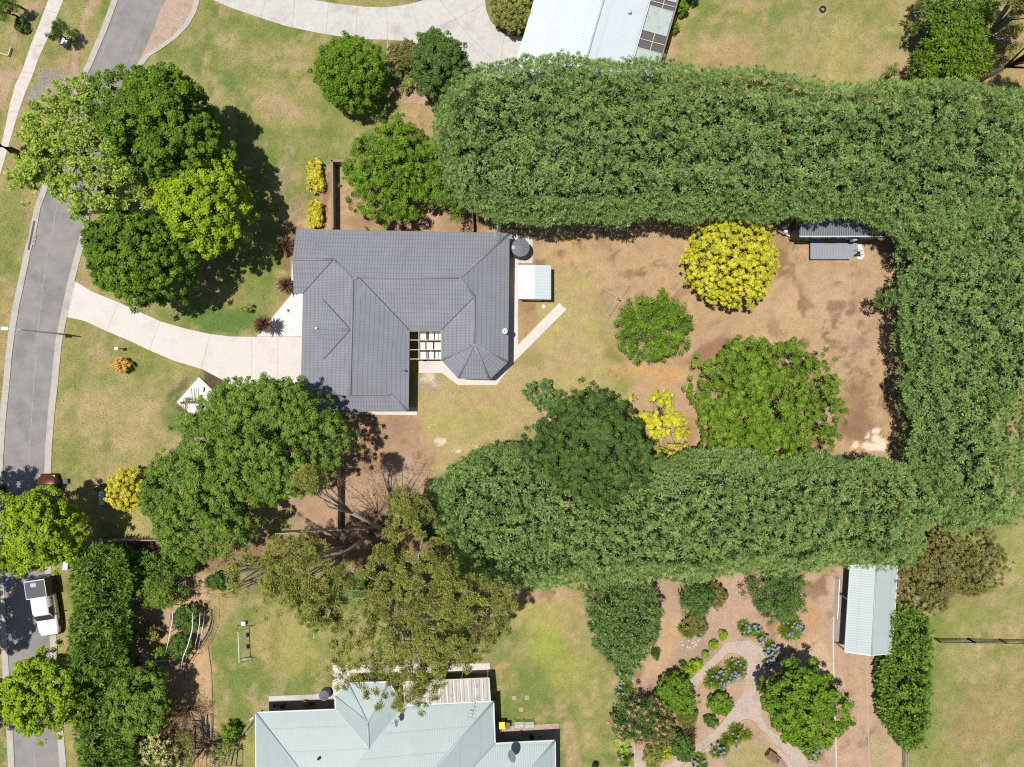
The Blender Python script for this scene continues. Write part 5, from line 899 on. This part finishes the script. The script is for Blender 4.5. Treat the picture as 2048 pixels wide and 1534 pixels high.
def drain():
    o = P(67,480); root = empty('drain_grate', o+Vector((0,0,.02)), R(-12), 'steel drain grate in the left kerb of the road', 'drain'); m = MB()
    for i in range(8): m.box((0,-.42+i*.12,.01), (.42,.05,.03))
    m.build('bars', MATS['grey_metal'], root); m = MB(); m.box((0,0,-.005), (.5,1.0,.01)); m.build('frame', MATS['black_metal'], root)
    m = MB(); a, b = P(58,500), P(70,442); m.beam(a+Vector((0,0,.07)), b+Vector((0,0,.07)), .16, .08); tag(m.build('kerb_inlet', MATS['black_metal']), 'dark slot of the stormwater inlet beside the steel grate', 'drain')
drain()
# ---------------------------------------------------------------- vehicles
def wheel(root, x, y, r=.37):
    t = MB(); Mx = Matrix.Rotation(R(90), 3, 'X'); t.lathe((x, y, r), [(r*.6,-.12),(r*.94,-.125),(r,-.09),(r,.09),(r*.94,.125),(r*.6,.12)], 24, Mx); w = t.build('wheel', MATS['rubber'], root, True)
    s = 1 if y > 0 else -1; q = MB(); q.lathe((x, y+s*.10, r), [(.01,-.02),(r*.58,-.02),(r*.58,.02),(r*.5,.025),(.01,.01)], 18, Mx)
    for i in range(5):
        a = i*math.pi*.4; q.beam((x, y+s*.13, r), (x+math.cos(a)*r*.55, y+s*.13, r+math.sin(a)*r*.55), .05, .03)
    q.build('rim', MATS['alloy'], w)
def ute():
    o = P(102,1208); root = empty('ute', o, math.atan2(-.989,.15), 'white ute with a dark box canopy parked on the kerb side of the road', 'ute')
    b = MB(); b.loft([(-1.0,.84,.90,.88,.42,.75,1.12),(.2,.86,.92,.90,.36,.75,1.12),(1.3,.86,.93,.90,.40,.78,1.10),(2.2,.82,.91,.84,.42,.78,1.04),(2.52,.72,.82,.70,.45,.72,.94),(2.62,.60,.66,.55,.5,.68,.82)]); body = b.build('body', MATS['car_white'], root, True, .0)
    c = MB(); c.loft([(-1.0,.86,.86,.70,1.08,1.25,1.80),(-.82,.87,.87,.70,1.08,1.25,1.86),(.35,.88,.86,.70,1.08,1.25,1.84),(.55,.88,.85,.68,1.08,1.22,1.74),(1.15,.86,.80,.66,1.06,1.10,1.16)]); c.build('cabin', MATS['car_white'], root, True)
    g = MB(); g.face([(.60,-.66,1.745),(.60,.66,1.745),(1.14,.74,1.235),(1.14,-.74,1.235)]); g.face([(.60,.66,1.735),(.60,-.66,1.735),(1.14,-.74,1.225),(1.14,.74,1.225)]); g.build('windscreen', MATS['glass'], root)
    for s in (1, -1):
        for xa, xb, xc, xd in ((-.85,-.15,-.18,-.85),(-.08,.95,.45,-.05)):
            g = MB(); f = [(xa,.885*s,1.20),(xb,.875*s,1.20),(xc,.735*s,1.72),(xd,.735*s,1.74)]; g.face(f if s > 0 else f[::-1]); g.build('side_window', MATS['glass'], root)
        m = MB(); m.box((.72,1.02*s,1.18), (.12,.2,.18)); m.build('mirror', MATS['black_metal'], root, bevel=.03)
        m = MB(); m.box((2.45,.62*s,.86), (.2,.3,.16)); m.build('headlight', MATS['lamp_lens'], root, bevel=.04)
        m = MB(); m.box((.1,.93*s,.33), (2.1,.16,.06)); m.build('side_step', MATS['black_metal'], root)
        for x in (1.62,-1.55):
            m = MB(); Mx = Matrix.Rotation(R(90),3,'X'); m.lathe((x,.86*s,.42), [(.40,-.08),(.46,-.08),(.46,.08),(.40,.08)], 20, Mx); m.build('wheel_arch', MATS['black_metal'], root)
    m = MB(); m.loft([(2.50,.80,.86,.80,.32,.42,.56),(2.72,.66,.72,.66,.34,.42,.54)]); m.build('front_bumper', MATS['black_metal'], root, True); m = MB(); m.box((2.60,0,.74), (.06,.9,.18)); m.build('grille', MATS['black_metal'], root)
    m = MB(); m.box((-1.86,0,.80), (1.62,1.78,.34)); m.build('tray', MATS['black_metal'], root, bevel=.03)
    m = MB(); m.box((-1.84,0,1.48), (1.60,1.80,1.04)); cn = m.build('canopy', MATS['canopy_dark'], root, bevel=.03)
    m = MB()
    for x in (-1.07,-2.62): m.beam((x,-.9,2.01),(x,.9,2.01),.07,.05)
    for y in (-.9,.9): m.beam((-1.1,y,2.01),(-2.6,y,2.01),.04,.03)
    m.build('canopy_trim', MATS['galvanised'], cn); m = MB(); m.box((-2.25,-.12,2.015), (.36,.5,.03)); m.build('roof_vent', MATS['grey_metal'], cn)
    for s in (1,-1): m = MB(); m.box((-2.68,.78*s,.95), (.05,.14,.3)); m.build('tail_light', MATS['red_lens'], root)
    m = MB(); m.box((-2.72,0,.5), (.1,1.7,.14)); m.build('rear_bumper', MATS['black_metal'], root)
    for x in (1.62,-1.55):
        for y in (.82,-.82): wheel(root, x, y)
ute()
def hatch():
    o = P(103,992); root = empty('hatchback', o, R(91), 'copper coloured car mostly hidden under the lime street tree', 'car')
    b = MB(); b.loft([(-2.05,.70,.78,.70,.35,.6,.85),(-1.8,.80,.88,.82,.28,.62,.92),(0,.82,.90,.86,.25,.65,.94),(1.2,.82,.89,.82,.28,.62,.90),(1.9,.74,.82,.70,.32,.58,.76),(2.08,.58,.64,.55,.36,.5,.64)]); b.build('body', MATS['copper_paint'], root, True)
    c = MB(); c.loft([(-1.95,.78,.76,.60,.86,.95,1.05),(-1.5,.82,.80,.58,.88,1.0,1.42),(-.3,.83,.81,.6,.88,1.0,1.50),(.5,.82,.80,.58,.88,1.0,1.42),(1.2,.80,.74,.62,.86,.9,.96)]); c.build('cabin', MATS['copper_paint'], root, True)
    g = MB(); g.face([(.56,-.58,1.41),(1.16,-.68,.99),(1.16,.68,.99),(.56,.58,1.41)]); g.build('windscreen', MATS['glass'], root)
    g = MB(); g.face([(-1.56,.56,1.40),(-1.93,.62,1.07),(-1.93,-.62,1.07),(-1.56,-.56,1.40)]); g.build('rear_window', MATS['glass'], root)
    for s in (1,-1):
        g = MB(); f = [(-1.3,.835*s,1.0),(.85,.83*s,1.0),(.4,.63*s,1.40),(-1.2,.635*s,1.40)]; g.face(f if s > 0 else f[::-1]); g.build('side_window', MATS['glass'], root)
        m = MB(); m.box((.75,.98*s,.98), (.12,.18,.13)); m.build('mirror', MATS['copper_paint'], root, bevel=.03)
        m = MB(); m.box((1.85,.6*s,.68), (.22,.26,.13)); m.build('headlight', MATS['lamp_lens'], root, bevel=.04)
    for x in (1.3,-1.3):
        for y in (.8,-.8): wheel(root, x, y, .32)
hatch()
# ---------------------------------------------------------------- small things
def planter():
    o = P(400,800); root = empty('raised_garden_bed', o, 0, 'diamond shaped white pebble bed with timber edging beside the driveway', 'garden bed')
    pts = [P(x,y,.2)-o for x, y in ((397,752.5),(437,792),(396,842),(352,804.5))]
    m = MB(); m.prism([(p.x,p.y) for p in pts], 0, .14); m.build('pebbles', MATS['white_pebble'], root)
    for a, b in zip(pts, pts[1:]+pts[:1]): m = MB(); m.beam((a.x,a.y,.1),(b.x,b.y,.1),.06,.24); m.build('edge_board', MATS['timber_edge'], root)
    o2 = P(393,806); g = empty('old_plough', o2+Vector((0,0,.14)), 0, 'rusty antique farm plough displayed on the white pebbles', 'farm implement')
    m = MB(); m.beam((-1.2,.0,.35),(1.2,.0,.35),.08,.08); m.build('axle', MATS['rust'], g)
    for x in (-.12,.12): m = MB(); m.tube([(x,0,.4),(x*1.0,.7,.6),(x*.9,1.35,.75)], .03, 6); m.build('handle', MATS['grey_bark'], g)
    m = MB(); m.box((-.3,.1,.42), (.3,.24,.2)); m.build('seat', MATS['rust'], g, bevel=.03)
    m = MB(); m.box((-1.2,.03,.3), (.14,.18,.3)); m.build('hub', MATS['rust'], g)
    for x in (-.9,-.7): m = MB(); m.tube([(x,0,.1),(x-.05,.3,.5),(x+.02,.52,.3),(x+.12,.3,.12),(x+.1,0,.1)], .02, 5); m.build('tine', MATS['black_metal'], g)
    m = MB(); m.tube([(-.75,.0,.3),(-.5,.42,.3),(.55,.42,.3),(.75,.05,.3)], .015, 5); m.build('frame_bar', MATS['rust'], g)
    for s in (-1,1):
        m = MB(); n = 20; rr = .42
        m.tube([(s*.95, math.cos(i*2*math.pi/n)*rr-.25, .45+math.sin(i*2*math.pi/n)*rr) for i in range(n+1)], .025, 5, False)
        for i in range(6): a = i*math.pi/3; m.tube([(s*.95,-.25,.45),(s*.95,-.25+math.cos(a)*rr,.45+math.sin(a)*rr)], .012, 4)
        m.build('wheel', MATS['rust'], g)
    o3 = P(410,779); m = MB(); m.tube([(-.05,-.2,0),(0,.0,.06),(.02,.12,.1),(-.04,.22,.06)], [.05,.06,.04,.03], 7); ob = m.build('driftwood', MATS['bark'], None, True); ob.location = o3+Vector((0,0,.17)); tag(ob, 'small curved piece of driftwood on the white pebbles', 'driftwood')
planter()
def signboard():
    o = P(213,972); root = empty('signboard', o, R(30), 'leaning dark signboard beside the golden shrub', 'sign')
    m = MB(); m.box((0,0,1.0), (1.15,.04,1.0), M=Matrix.Rotation(R(-20),3,'X')); m.build('panel', MATS['canopy_dark'], root)
    m = MB(); m.box((0,.03,1.0), (1.2,.03,1.05), M=Matrix.Rotation(R(-20),3,'X')); m.build('back_board', MATS['pale_timber'], root)
    for s in (-.5,.5): m = MB(); m.beam((s,.05,0),(s,.0,1.4),.07,.07); m.build('post', MATS['old_timber'], root)
    q = P(205,996); m = MB(); m.box((0,0,.14), (.42,1.2,.28)); ob = m.build('metal_trough', MATS['galvanised'], None, bevel=.02); ob.location = q; tag(ob, 'narrow grey metal trough below the leaning signboard', 'trough')
signboard()
def cabinet(px, py, d, h, mat, top, label, cat, name, rz=0):
    o = P(px, py, h); o.z = 0; root = empty(name, o, rz, label, cat); m = MB(); m.box((0,0,h/2), (d[0],d[1],h)); m.build('cabinet_body' if cat == 'utility box' else 'bin_body', MATS[mat], root, bevel=.03); m = MB(); m.box((0,0,h+.03), (d[0]+.05,d[1]+.05,.07)); m.build('lid', MATS[top], root, bevel=.02); return root
cabinet(131,1131,(.42,.75),1.0,'box_green','pale_plastic','green roadside cabinet with a pale lid above the white ute','utility box','utility_cabinet',R(-5))
cabinet(202,1080,(.25,.3),.8,'box_green','pale_plastic','small green post box at the end of the low boundary fence','utility box','utility_cabinet')
cabinet(131,963,(.4,.4),.3,'canopy_dark','canopy_dark','low grey box on the grass beside the copper car','utility box','utility_cabinet')
cabinet(1004,1451,(.5,.6),1.0,'box_green','yellow_plastic','wheelie bin with a bright yellow lid at the east verandah','bin','wheelie_bin')
cabinet(674,838,(.5,.6),1.0,'box_green','yellow_plastic','wheelie bin with a yellow lid in the tree shade below the tiled roof','bin','wheelie_bin')
cabinet(1016,1451,(.35,.5),.6,'brown_wood','brown_wood','small brown timber crate beside the yellow-lidded bin','crate','crate')
def swing():
    o = P(492,1288); root = empty('swing_set', o, 0, 'green and white swing set with two seats on the lawn', 'swing set'); h = 1.9; a, b = P(476,1263,h)-o, P(478.5,1326,h)-o
    m = MB(); m.tube([a, b], .035, 8); m.build('top_bar', MATS['white_paint'], root)
    for p, q in ((a,(475,1251)),(a,(511,1250)),(b,(479,1317)),(b,(512,1317))):
        f = P(*q)-o; f.z = 0; m = MB(); m.tube([p, f], .03, 7); m.build('leg', MATS['green_paint'], root)
    f1, f2 = P(480,1318,.3)-o, P(511,1318,.3)-o; m = MB(); m.tube([f1, f2], .025, 6); m.build('cross_bar', MATS['white_paint'], root)
    for t in (.30,.68):
        p = a.lerp(b, t); m = MB(); m.box((p.x+.12,p.y,.55), (.26,.40,.04)); s = m.build('swing_seat', MATS['plastic_blue'], root, bevel=.015); m = MB()
        for dy in (-.18,.18): m.tube([p+Vector((0,dy,0)), (p.x+.12,p.y+dy,.56)], .007, 4)
        m.build('rope', MATS['net_grey'], s)
    m = MB(); q = P(487,1247,.4); m.box((q.x,q.y,.45), (.36,.36,.04)); r2 = m.build('stool', MATS['white_paint'], None); tag(r2, 'square white plastic stool at the upper end of the swing set', 'stool'); m = MB()
    for sx in (-.14,.14):
        for sy in (-.14,.14): m2 = MB(); m2.box((q.x+sx,q.y+sy,.21), (.03,.03,.44)); m2.build('leg', MATS['white_paint'], r2)
swing()
def netting():
    o = P(375,1265); root = empty('fruit_netting', o, 0, 'netted frame of bowed white poles over the citrus trees', 'netting'); 
    def T(n, pts, r, mat): m = MB(); m.tube([P(x,y,z*1.25+.1)-o for x,y,z in pts], r*1.15, 5); m.build(n, MATS[mat], root, True)
    T('hoop', [(344,1210,.2),(346,1225,1.8),(344,1245,2),(339,1270,2),(335,1290,1.6),(330,1312,.2)], .035, 'white_paint')
    T('hoop', [(383,1213,.4),(386,1235,2.2),(384,1262,2.3),(376,1290,2.2),(366,1315,1.6),(360,1348,.2)], .04, 'white_paint')
    T('hoop', [(400,1218,.3),(400,1230,1.5),(399,1247,1.6),(396,1268,1.5),(388,1300,.3)], .03, 'white_paint')
    T('hoop', [(409,1222,.3),(407,1245,1.3),(402,1272,1.3),(396,1300,.2)], .03, 'galvanised')
    T('hoop', [(318,1298,.2),(313,1310,1.0),(311,1322,1),(314,1331,.3)], .03, 'white_paint'); T('hoop', [(301,1312,.2),(316,1321,.9),(333,1322,.2)], .03, 'white_paint')
    T('edge_cable', [(344,1209,1.2),(364,1210,1.5),(366,1198,1.6),(390,1196,1.6),(418,1203,1.3),(423,1225,1.0),(421,1255,1.0),(412,1285,.9),(404,1302,.6),(390,1314,.8),(365,1317,1.1),(345,1315,.6),(334,1290,1.1),(337,1262,1.2),(344,1209,1.2)], .015, 'black_metal')
    T('edge_cable', [(337,1267,1.3),(350,1258,1.8),(361,1250,2.0)], .03, 'black_metal'); T('edge_cable', [(358,1314,.2),(372,1318,1.2),(368,1360,.2)], .02, 'black_metal')
    m = MB(); v = [(423,1225,1.0),(421,1255,1.0),(412,1285,.9),(404,1302,.6)]; u = [(408,1220,1.6),(406,1250,1.7),(400,1278,1.5),(394,1300,1.0)]
    for k in range(6):
        t = k/5; m.tube([(P(*a)-o).lerp(P(*b)-o, t) for a, b in zip(v, u)], .008, 3)
    for q in range(10):
        i = min(2, int(q/3.34)); t = q/3.34-i; A = (P(*v[i])-o).lerp(P(*v[i+1])-o, t); B = (P(*u[i])-o).lerp(P(*u[i+1])-o, t); m.tube([A, B], .008, 3)
    m.build('net', MATS['net_grey'], root)
netting()
def veg_frame():
    root = empty('vegetable_frame', P(405,1470), 0, 'weathered timber frame around the vegetable rows at the garden end', 'garden frame'); o = P(405,1470)
    for a, b in (((381,1443),(402,1443)),((387,1443),(387,1500)),((402,1443),(403,1490)),((411,1430),(414,1478)),((421,1428),(422,1478)),((381,1500),(402,1498))): m = MB(); m.beam(P(*a,.3)-o, P(*b,.3)-o, .09, .12); m.build('board', MATS['grey_timber'], root)
    root = empty('plant_cage', P(463,1515), 0, 'black framed plant cage on legs at the bottom edge', 'plant cage'); o = P(463,1515)
    tp = [P(x,y,1.0)-o for x, y in ((429,1527),(461,1524),(484,1508),(446,1510))]; tp = [P(x,y,1.0)-o for x, y in ((432,1540),(474,1540),(474,1506),(446,1508))]
    for a, b in zip(tp, tp[1:]+tp[:1]): m = MB(); m.beam(a, b, .05, .05); m.build('rail', MATS['black_metal'], root); m = MB(); m.beam(a, (a.x,a.y,0), .05, .05); m.build('post', MATS['black_metal'], root)
    for t in (.25,.5,.75): m = MB(); m.beam(tp[0].lerp(tp[1],t)-Vector((0,0,.6)), tp[3].lerp(tp[2],t)-Vector((0,0,.6)), .1, .04); m.build('slat', MATS['old_timber'], root)
    root = empty('planter_frame', P(368,1170), R(40), 'tilted weathered timber box frame at the top of the chip garden', 'planter frame')
    for c, d in (((0,.5,.25),(1.3,.1,.5)),((0,-.5,.25),(1.3,.1,.5)),((.65,0,.25),(.1,1.0,.5)),((-.65,0,.25),(.1,1.0,.5))): m = MB(); m.box(c, d); m.build('board', MATS['grey_timber'], root)
    root = empty('folded_parasol', P(487,1460), 0, 'long folded pole lying across the lawn beside the green-roofed house', 'pole'); o = P(487,1460)
    for d in (0, .12): m = MB(); m.tube([P(474,1481,.1)-o+Vector((d,0,0)), P(506,1436,1.6)-o+Vector((d,0,0))], .03, 6); m.build('pole', MATS['grey_timber'], root)
    m = MB(); m.tube([P(500,1440,1.5)-o, P(507,1434,1.7)-o], .07, 7); m.build('end_cap', MATS['white_paint'], root)
    root = empty('timber_box', P(131,84), R(-20), 'square timber tree box on the verge beside the footpath', 'tree box')
    for c, d in (((0,.4,.2),(.9,.08,.4)),((0,-.4,.2),(.9,.08,.4)),((.41,0,.2),(.08,.72,.4)),((-.41,0,.2),(.08,.72,.4))): m = MB(); m.box(c, d); m.build('board', MATS['grey_timber'], root)
    m = MB(); m.box((0,0,.08), (.72,.7,.12)); m.build('pebbles', MATS['white_pebble'], root)
    root = empty('timber_box', P(6,100), R(-18), 'low pale timber corner frame at the left edge with a white pole', 'tree box'); 
    for c, d in (((.2,-.4,.15),(1.2,.08,.3)),((.78,0,.15),(.08,.8,.3))): m = MB(); m.box(c, d); m.build('board', MATS['pale_timber'], root)
veg_frame()
def dish(px, py, z, r, label, mat, legs=True, rz=0.0, tilt=50, g=None):
    o = P(px, py, z); root = empty('satellite_dish', o, rz, label, 'satellite dish', g); m = MB(); Mx = Matrix.Rotation(R(tilt), 3, 'Y'); m.lathe((0,0,.35), [(.02,0),(r*.5,.03),(r*.85,.09),(r,.13),(r*.97,.14),(r*.5,.05),(.02,.02)], 24, Mx); m.build('reflector', MATS[mat], root, True)
    m = MB(); m.tube([(0,0,-.35),(0,0,.3)], .03, 6); m.build('mast', MATS['black_metal'], root)
    m = MB(); f = Vector(Mx@Vector((0,0,.55)))+Vector((0,0,.3)); m.tube([(0,0,.25), f], .015, 5); m.box(f, (.1,.08,.08)); m.build('feed_arm', MATS['grey_metal'], root)
dish(1011,663,3.0,.26,'small pale satellite dish at the right eave of the tiled roof','pale_plastic',tilt=-20)
dish(796,1442,4.0,.34,'grey satellite dish in the middle of the green metal roof','grey_metal',tilt=-60)
dish(1026,1508,4.1,.52,'large dark satellite dish on the right wing of the green metal roof','grey_metal',tilt=-50)
def antenna(px, py, z, label, ang, L=1.6, n=9, mast=1.2):
    o = P(px, py, z); root = empty('tv_antenna', o, ang, label, 'antenna'); m = MB(); m.tube([(0,0,-.3),(0,0,mast)], .02, 6); m.build('mast', MATS['black_metal'], root)
    m = MB(); m.tube([(-L*.35,0,mast),(L*.65,0,mast)], .015, 5)
    for i in range(n): x = -L*.35+L*i/(n-1); w = .34-.02*i; m.tube([(x,-w,mast),(x,w,mast)], .009, 4)
    m.build('elements', MATS['galvanised'], root)
antenna(994,468,2.9,'fishbone aerial at the top right corner of the tiled roof',R(70),1.7,11,1.6); antenna(936,1430,3.9,'spread aerial near the right end of the green metal roof',R(80),1.5,6,1.1)
def tools():
    for px, py, z, r, hh, mat, lb, nm, ct in ((568,1408,.06,.22,.5,'black_metal','round black pot on the shaded verandah','plant_pot','pot'),(552,1408,.06,.16,.35,'brown_wood','small brown pot on the shaded verandah','plant_pot','pot'),(626,1404,.06,.18,.4,'box_green','dark green pot on the shaded verandah','plant_pot','pot'),(1080,1469,.06,.13,.3,'galvanised','small pale pot on the east verandah','plant_pot','pot'),(1063,1470,.06,.2,.45,'black_metal','black tub on the east verandah','plant_pot','pot')):
        q = P(px, py); root = empty(nm, q+Vector((0,0,z)), 0, lb, ct); m = MB(); m.lathe((0,0,0), [(r*.75,0),(r,hh),(r*1.08,hh),(r*1.08,hh+.03),(r*.9,hh+.03),(r*.88,hh-.08)], 16); m.build('pot_body', MATS[mat], root)
        m = MB(); m.lathe((0,0,hh-.07), [(r*.87,0),(.01,.03)], 12); m.build('soil', MATS['dark_dirt'], root)
    q = P(614,1404); root = empty('wicker_chair', q+Vector((0,0,.06)), R(-15), 'brown wicker chair on the shaded verandah', 'chair')
    m = MB(); m.box((0,0,.42), (.5,.5,.08)); m.build('seat', MATS['brown_wood'], root); m = MB(); m.box((0,-.25,.7), (.5,.06,.5)); m.build('backrest', MATS['brown_wood'], root)
    for sx in (-.22,.22):
        for sy in (-.22,.22): m = MB(); m.box((sx,sy,.2), (.05,.05,.4)); m.build('leg', MATS['brown_wood'], root)
    for i, px in enumerate((1038,1058)):
        q = P(px, 1443); root = empty('drying_rack', q+Vector((0,0,.05)), R(4), ('left' if i == 0 else 'right')+' of the two pale folding racks on the verandah edge', 'rack', 'pale folding racks')
        m = MB()
        for k in range(7): m.beam((-.42,-.2+k*.07,.7),(.42,-.2+k*.07,.7),.03,.02)
        m.build('shelf', MATS['galvanised'], root)
        for sx in (-.42,.42):
            for sy in (-.25,.28): m = MB(); m.beam((sx,sy,0),(sx,sy,.78),.03,.03); m.build('leg', MATS['galvanised'], root)
    for k, (px, py) in enumerate(((1028,1396),(1054,1395),(1042,1419))): q = P(px, py); m = MB(); m.box((0,0,.02), (.4,.4,.05)); ob = m.build('stepping_stone', MATS['pink_gravel']); ob.location = q; tag(ob, ('left upper','right upper','lower')[k]+' square stepping stone in the lawn beside the verandah', 'paver', 'three square stepping stones')
    q = P(1087,613); m = MB(); m.box((0,0,.04), (.3,.3,.07), R(40)); ob = m.build('drain_cover', MATS['grey_metal'], bevel=.01); ob.location = q; tag(ob, 'small grey drain cover beside the diagonal path', 'cover')
    q = P(577,621); m = MB(); m.lathe((0,0,.06), [(.06,0),(.11,.02),(.11,.06),(.04,.1)], 10); ob = m.build('door_stop', MATS['black_metal']); ob.location = q; tag(ob, 'small black object on the cream porch paving', 'ornament')
    q = P(1645,19); root = empty('tyre', q, 0, 'old half-buried tyre on the top lawn', 'tyre'); m = MB(); n = 20; m.tube([(math.cos(i*2*math.pi/n)*.24, math.sin(i*2*math.pi/n)*.24, .1) for i in range(n+1)], .08, 8, False); m.build('tyre_ring', MATS['rubber'], root, True)
    q = P(744,990); m = MB(); m.lathe((0,0,0), [(.16,0),(.15,.22),(.13,.23),(.01,.23)], 12); ob = m.build('tree_stump', MATS['pale_timber']); ob.location = q; tag(ob, 'pale cut stump on the fenced dirt strip', 'stump')
    # white stones around the agapanthus
    for k, (px, py) in enumerate(((1364,1283),(1366,1290),(1375,1294),(1380,1295),(1388,1293),(1392,1289),(1391,1284),(1386,1285),(1377,1281),(1396,1280),(1400,1279))):
        s = random.uniform(.11,.15); m = MB(); m.lathe((0,0,-.02), [(s*.9,0),(s,s*.35),(s*.7,s*.8),(s*.2,s)], 7, Matrix.Rotation(random.random()*3,3,'Z')); ob = m.build('garden_stone', MATS['stone'], None, True); ob.location = P(px, py); tag(ob, 'white stone in the ring beside the agapanthus clump', 'stone', 'ring of white stones')
    q = P(1421,1449); m = MB(); m.lathe((0,0,-.03), [(.3,0),(.33,.12),(.22,.24),(.06,.3)], 8); ob = m.build('garden_stone', MATS['grey_timber'], None, True); ob.location = q; ob.scale = (1,.6,1); tag(ob, 'grey rock below the clipped green mound', 'rock')
    # crumpled foil and barbecue under the gum
    q = P(645,1265); m = MB(); m.tube([(0,-.2,.1),(.05,.2,.14)], .05, 6); ob = m.build('garden_hose_reel', MATS['pale_plastic']); ob.location = P(628,1272); tag(ob, 'small pale blue bottle on the lawn left of the big gum', 'bottle')
    root = empty('stool', P(668,1287,.3), R(10), 'pale garden stool under the left edge of the big gum', 'stool'); m = MB(); m.box((0,0,.1), (.45,.4,.06)); m.build('seat', MATS['pale_plastic'], root, bevel=.02)
    for sx in (-.17,.17): m = MB(); m.box((sx,0,-.1), (.04,.34,.4)); m.build('leg', MATS['pale_plastic'], root)
    # dry fallen branches on the right field
    for k, pts in enumerate(([(1960,1525),(1975,1532),(1990,1534)], [(1908,1478),(1925,1470),(1933,1475)], [(1862,1449),(1875,1450)])):
        m = MB(); m.tube([P(x,y)+Vector((0,0,.05)) for x, y in pts], .03, 5); q = P(*pts[0]); m.tube([P(*pts[0])+Vector((.1,0,.05)), P(pts[0][0]+12, pts[0][1]-9)+Vector((0,0,.08))], .02, 4); tag(m.build('fallen_branch', MATS['pale_bark']), ('lowest','middle','topmost, nearest the leafy hedge,')[k]+' dry fallen branch on the right field', 'branch')
    m = MB(); m.tube([P(1708,655,.05),P(1715,662,.1),P(1722,672,.05)], .04, 5); m.tube([P(1715,662,.1),P(1724,666,.06)], .02, 4); tag(m.build('fallen_branch', MATS['pale_timber']), 'pale stick lying on the bare dirt near the right hedge', 'branch')
    # hutch in the lawn corner
    o = P(1539,1507); root = empty('rabbit_hutch', o, R(-38), 'small brown timber hutch with a pitched roof on the lower lawn', 'hutch')
    for s in (1,-1):
        m = MB(); a = [Vector((-.45,0,.85)),Vector((.45,0,.85)),Vector((.45,.4*s,.6)),Vector((-.45,.4*s,.6))]; roof_face(m, a, .03); m.build('roof', MATS['brown_wood'], root)
    m = MB(); m.box((0,0,.35), (.8,.66,.5)); m.build('hutch_body', MATS['brown_wood'], root, bevel=.01); m = MB(); m.box((.75,0,.25), (.7,.6,.04)); m.build('run_floor', MATS['old_timber'], root)
    for yy in (-.3,-.1,.1,.3): m = MB(); m.beam((.42,yy,.4),(1.05,yy,.4),.04,.04); m.build('slat', MATS['timber_edge'], root)
    m = MB(); m.box((.75,.0,.46), (.3,.34,.04)); m.build('water_tray', MATS['canopy_dark'], root)
    # kettle barbecue at the bottom edge
    o = P(1190,1535,.8); o.z = 0; root = empty('barbecue', o, 0, 'dark covered barbecue on the lawn at the bottom edge', 'barbecue'); m = MB(); m.lathe((0,0,.75), [(.1,-.25),(.3,-.05),(.32,0),(.26,.2),(.05,.27)], 18); m.build('bowl', MATS['black_metal'], root, True)
    for k in range(3): a = k*2.1; m = MB(); m.tube([(0,0,.6),(math.cos(a)*.35,math.sin(a)*.35,0)], .02, 5); m.build('leg', MATS['galvanised'], root)
tools()
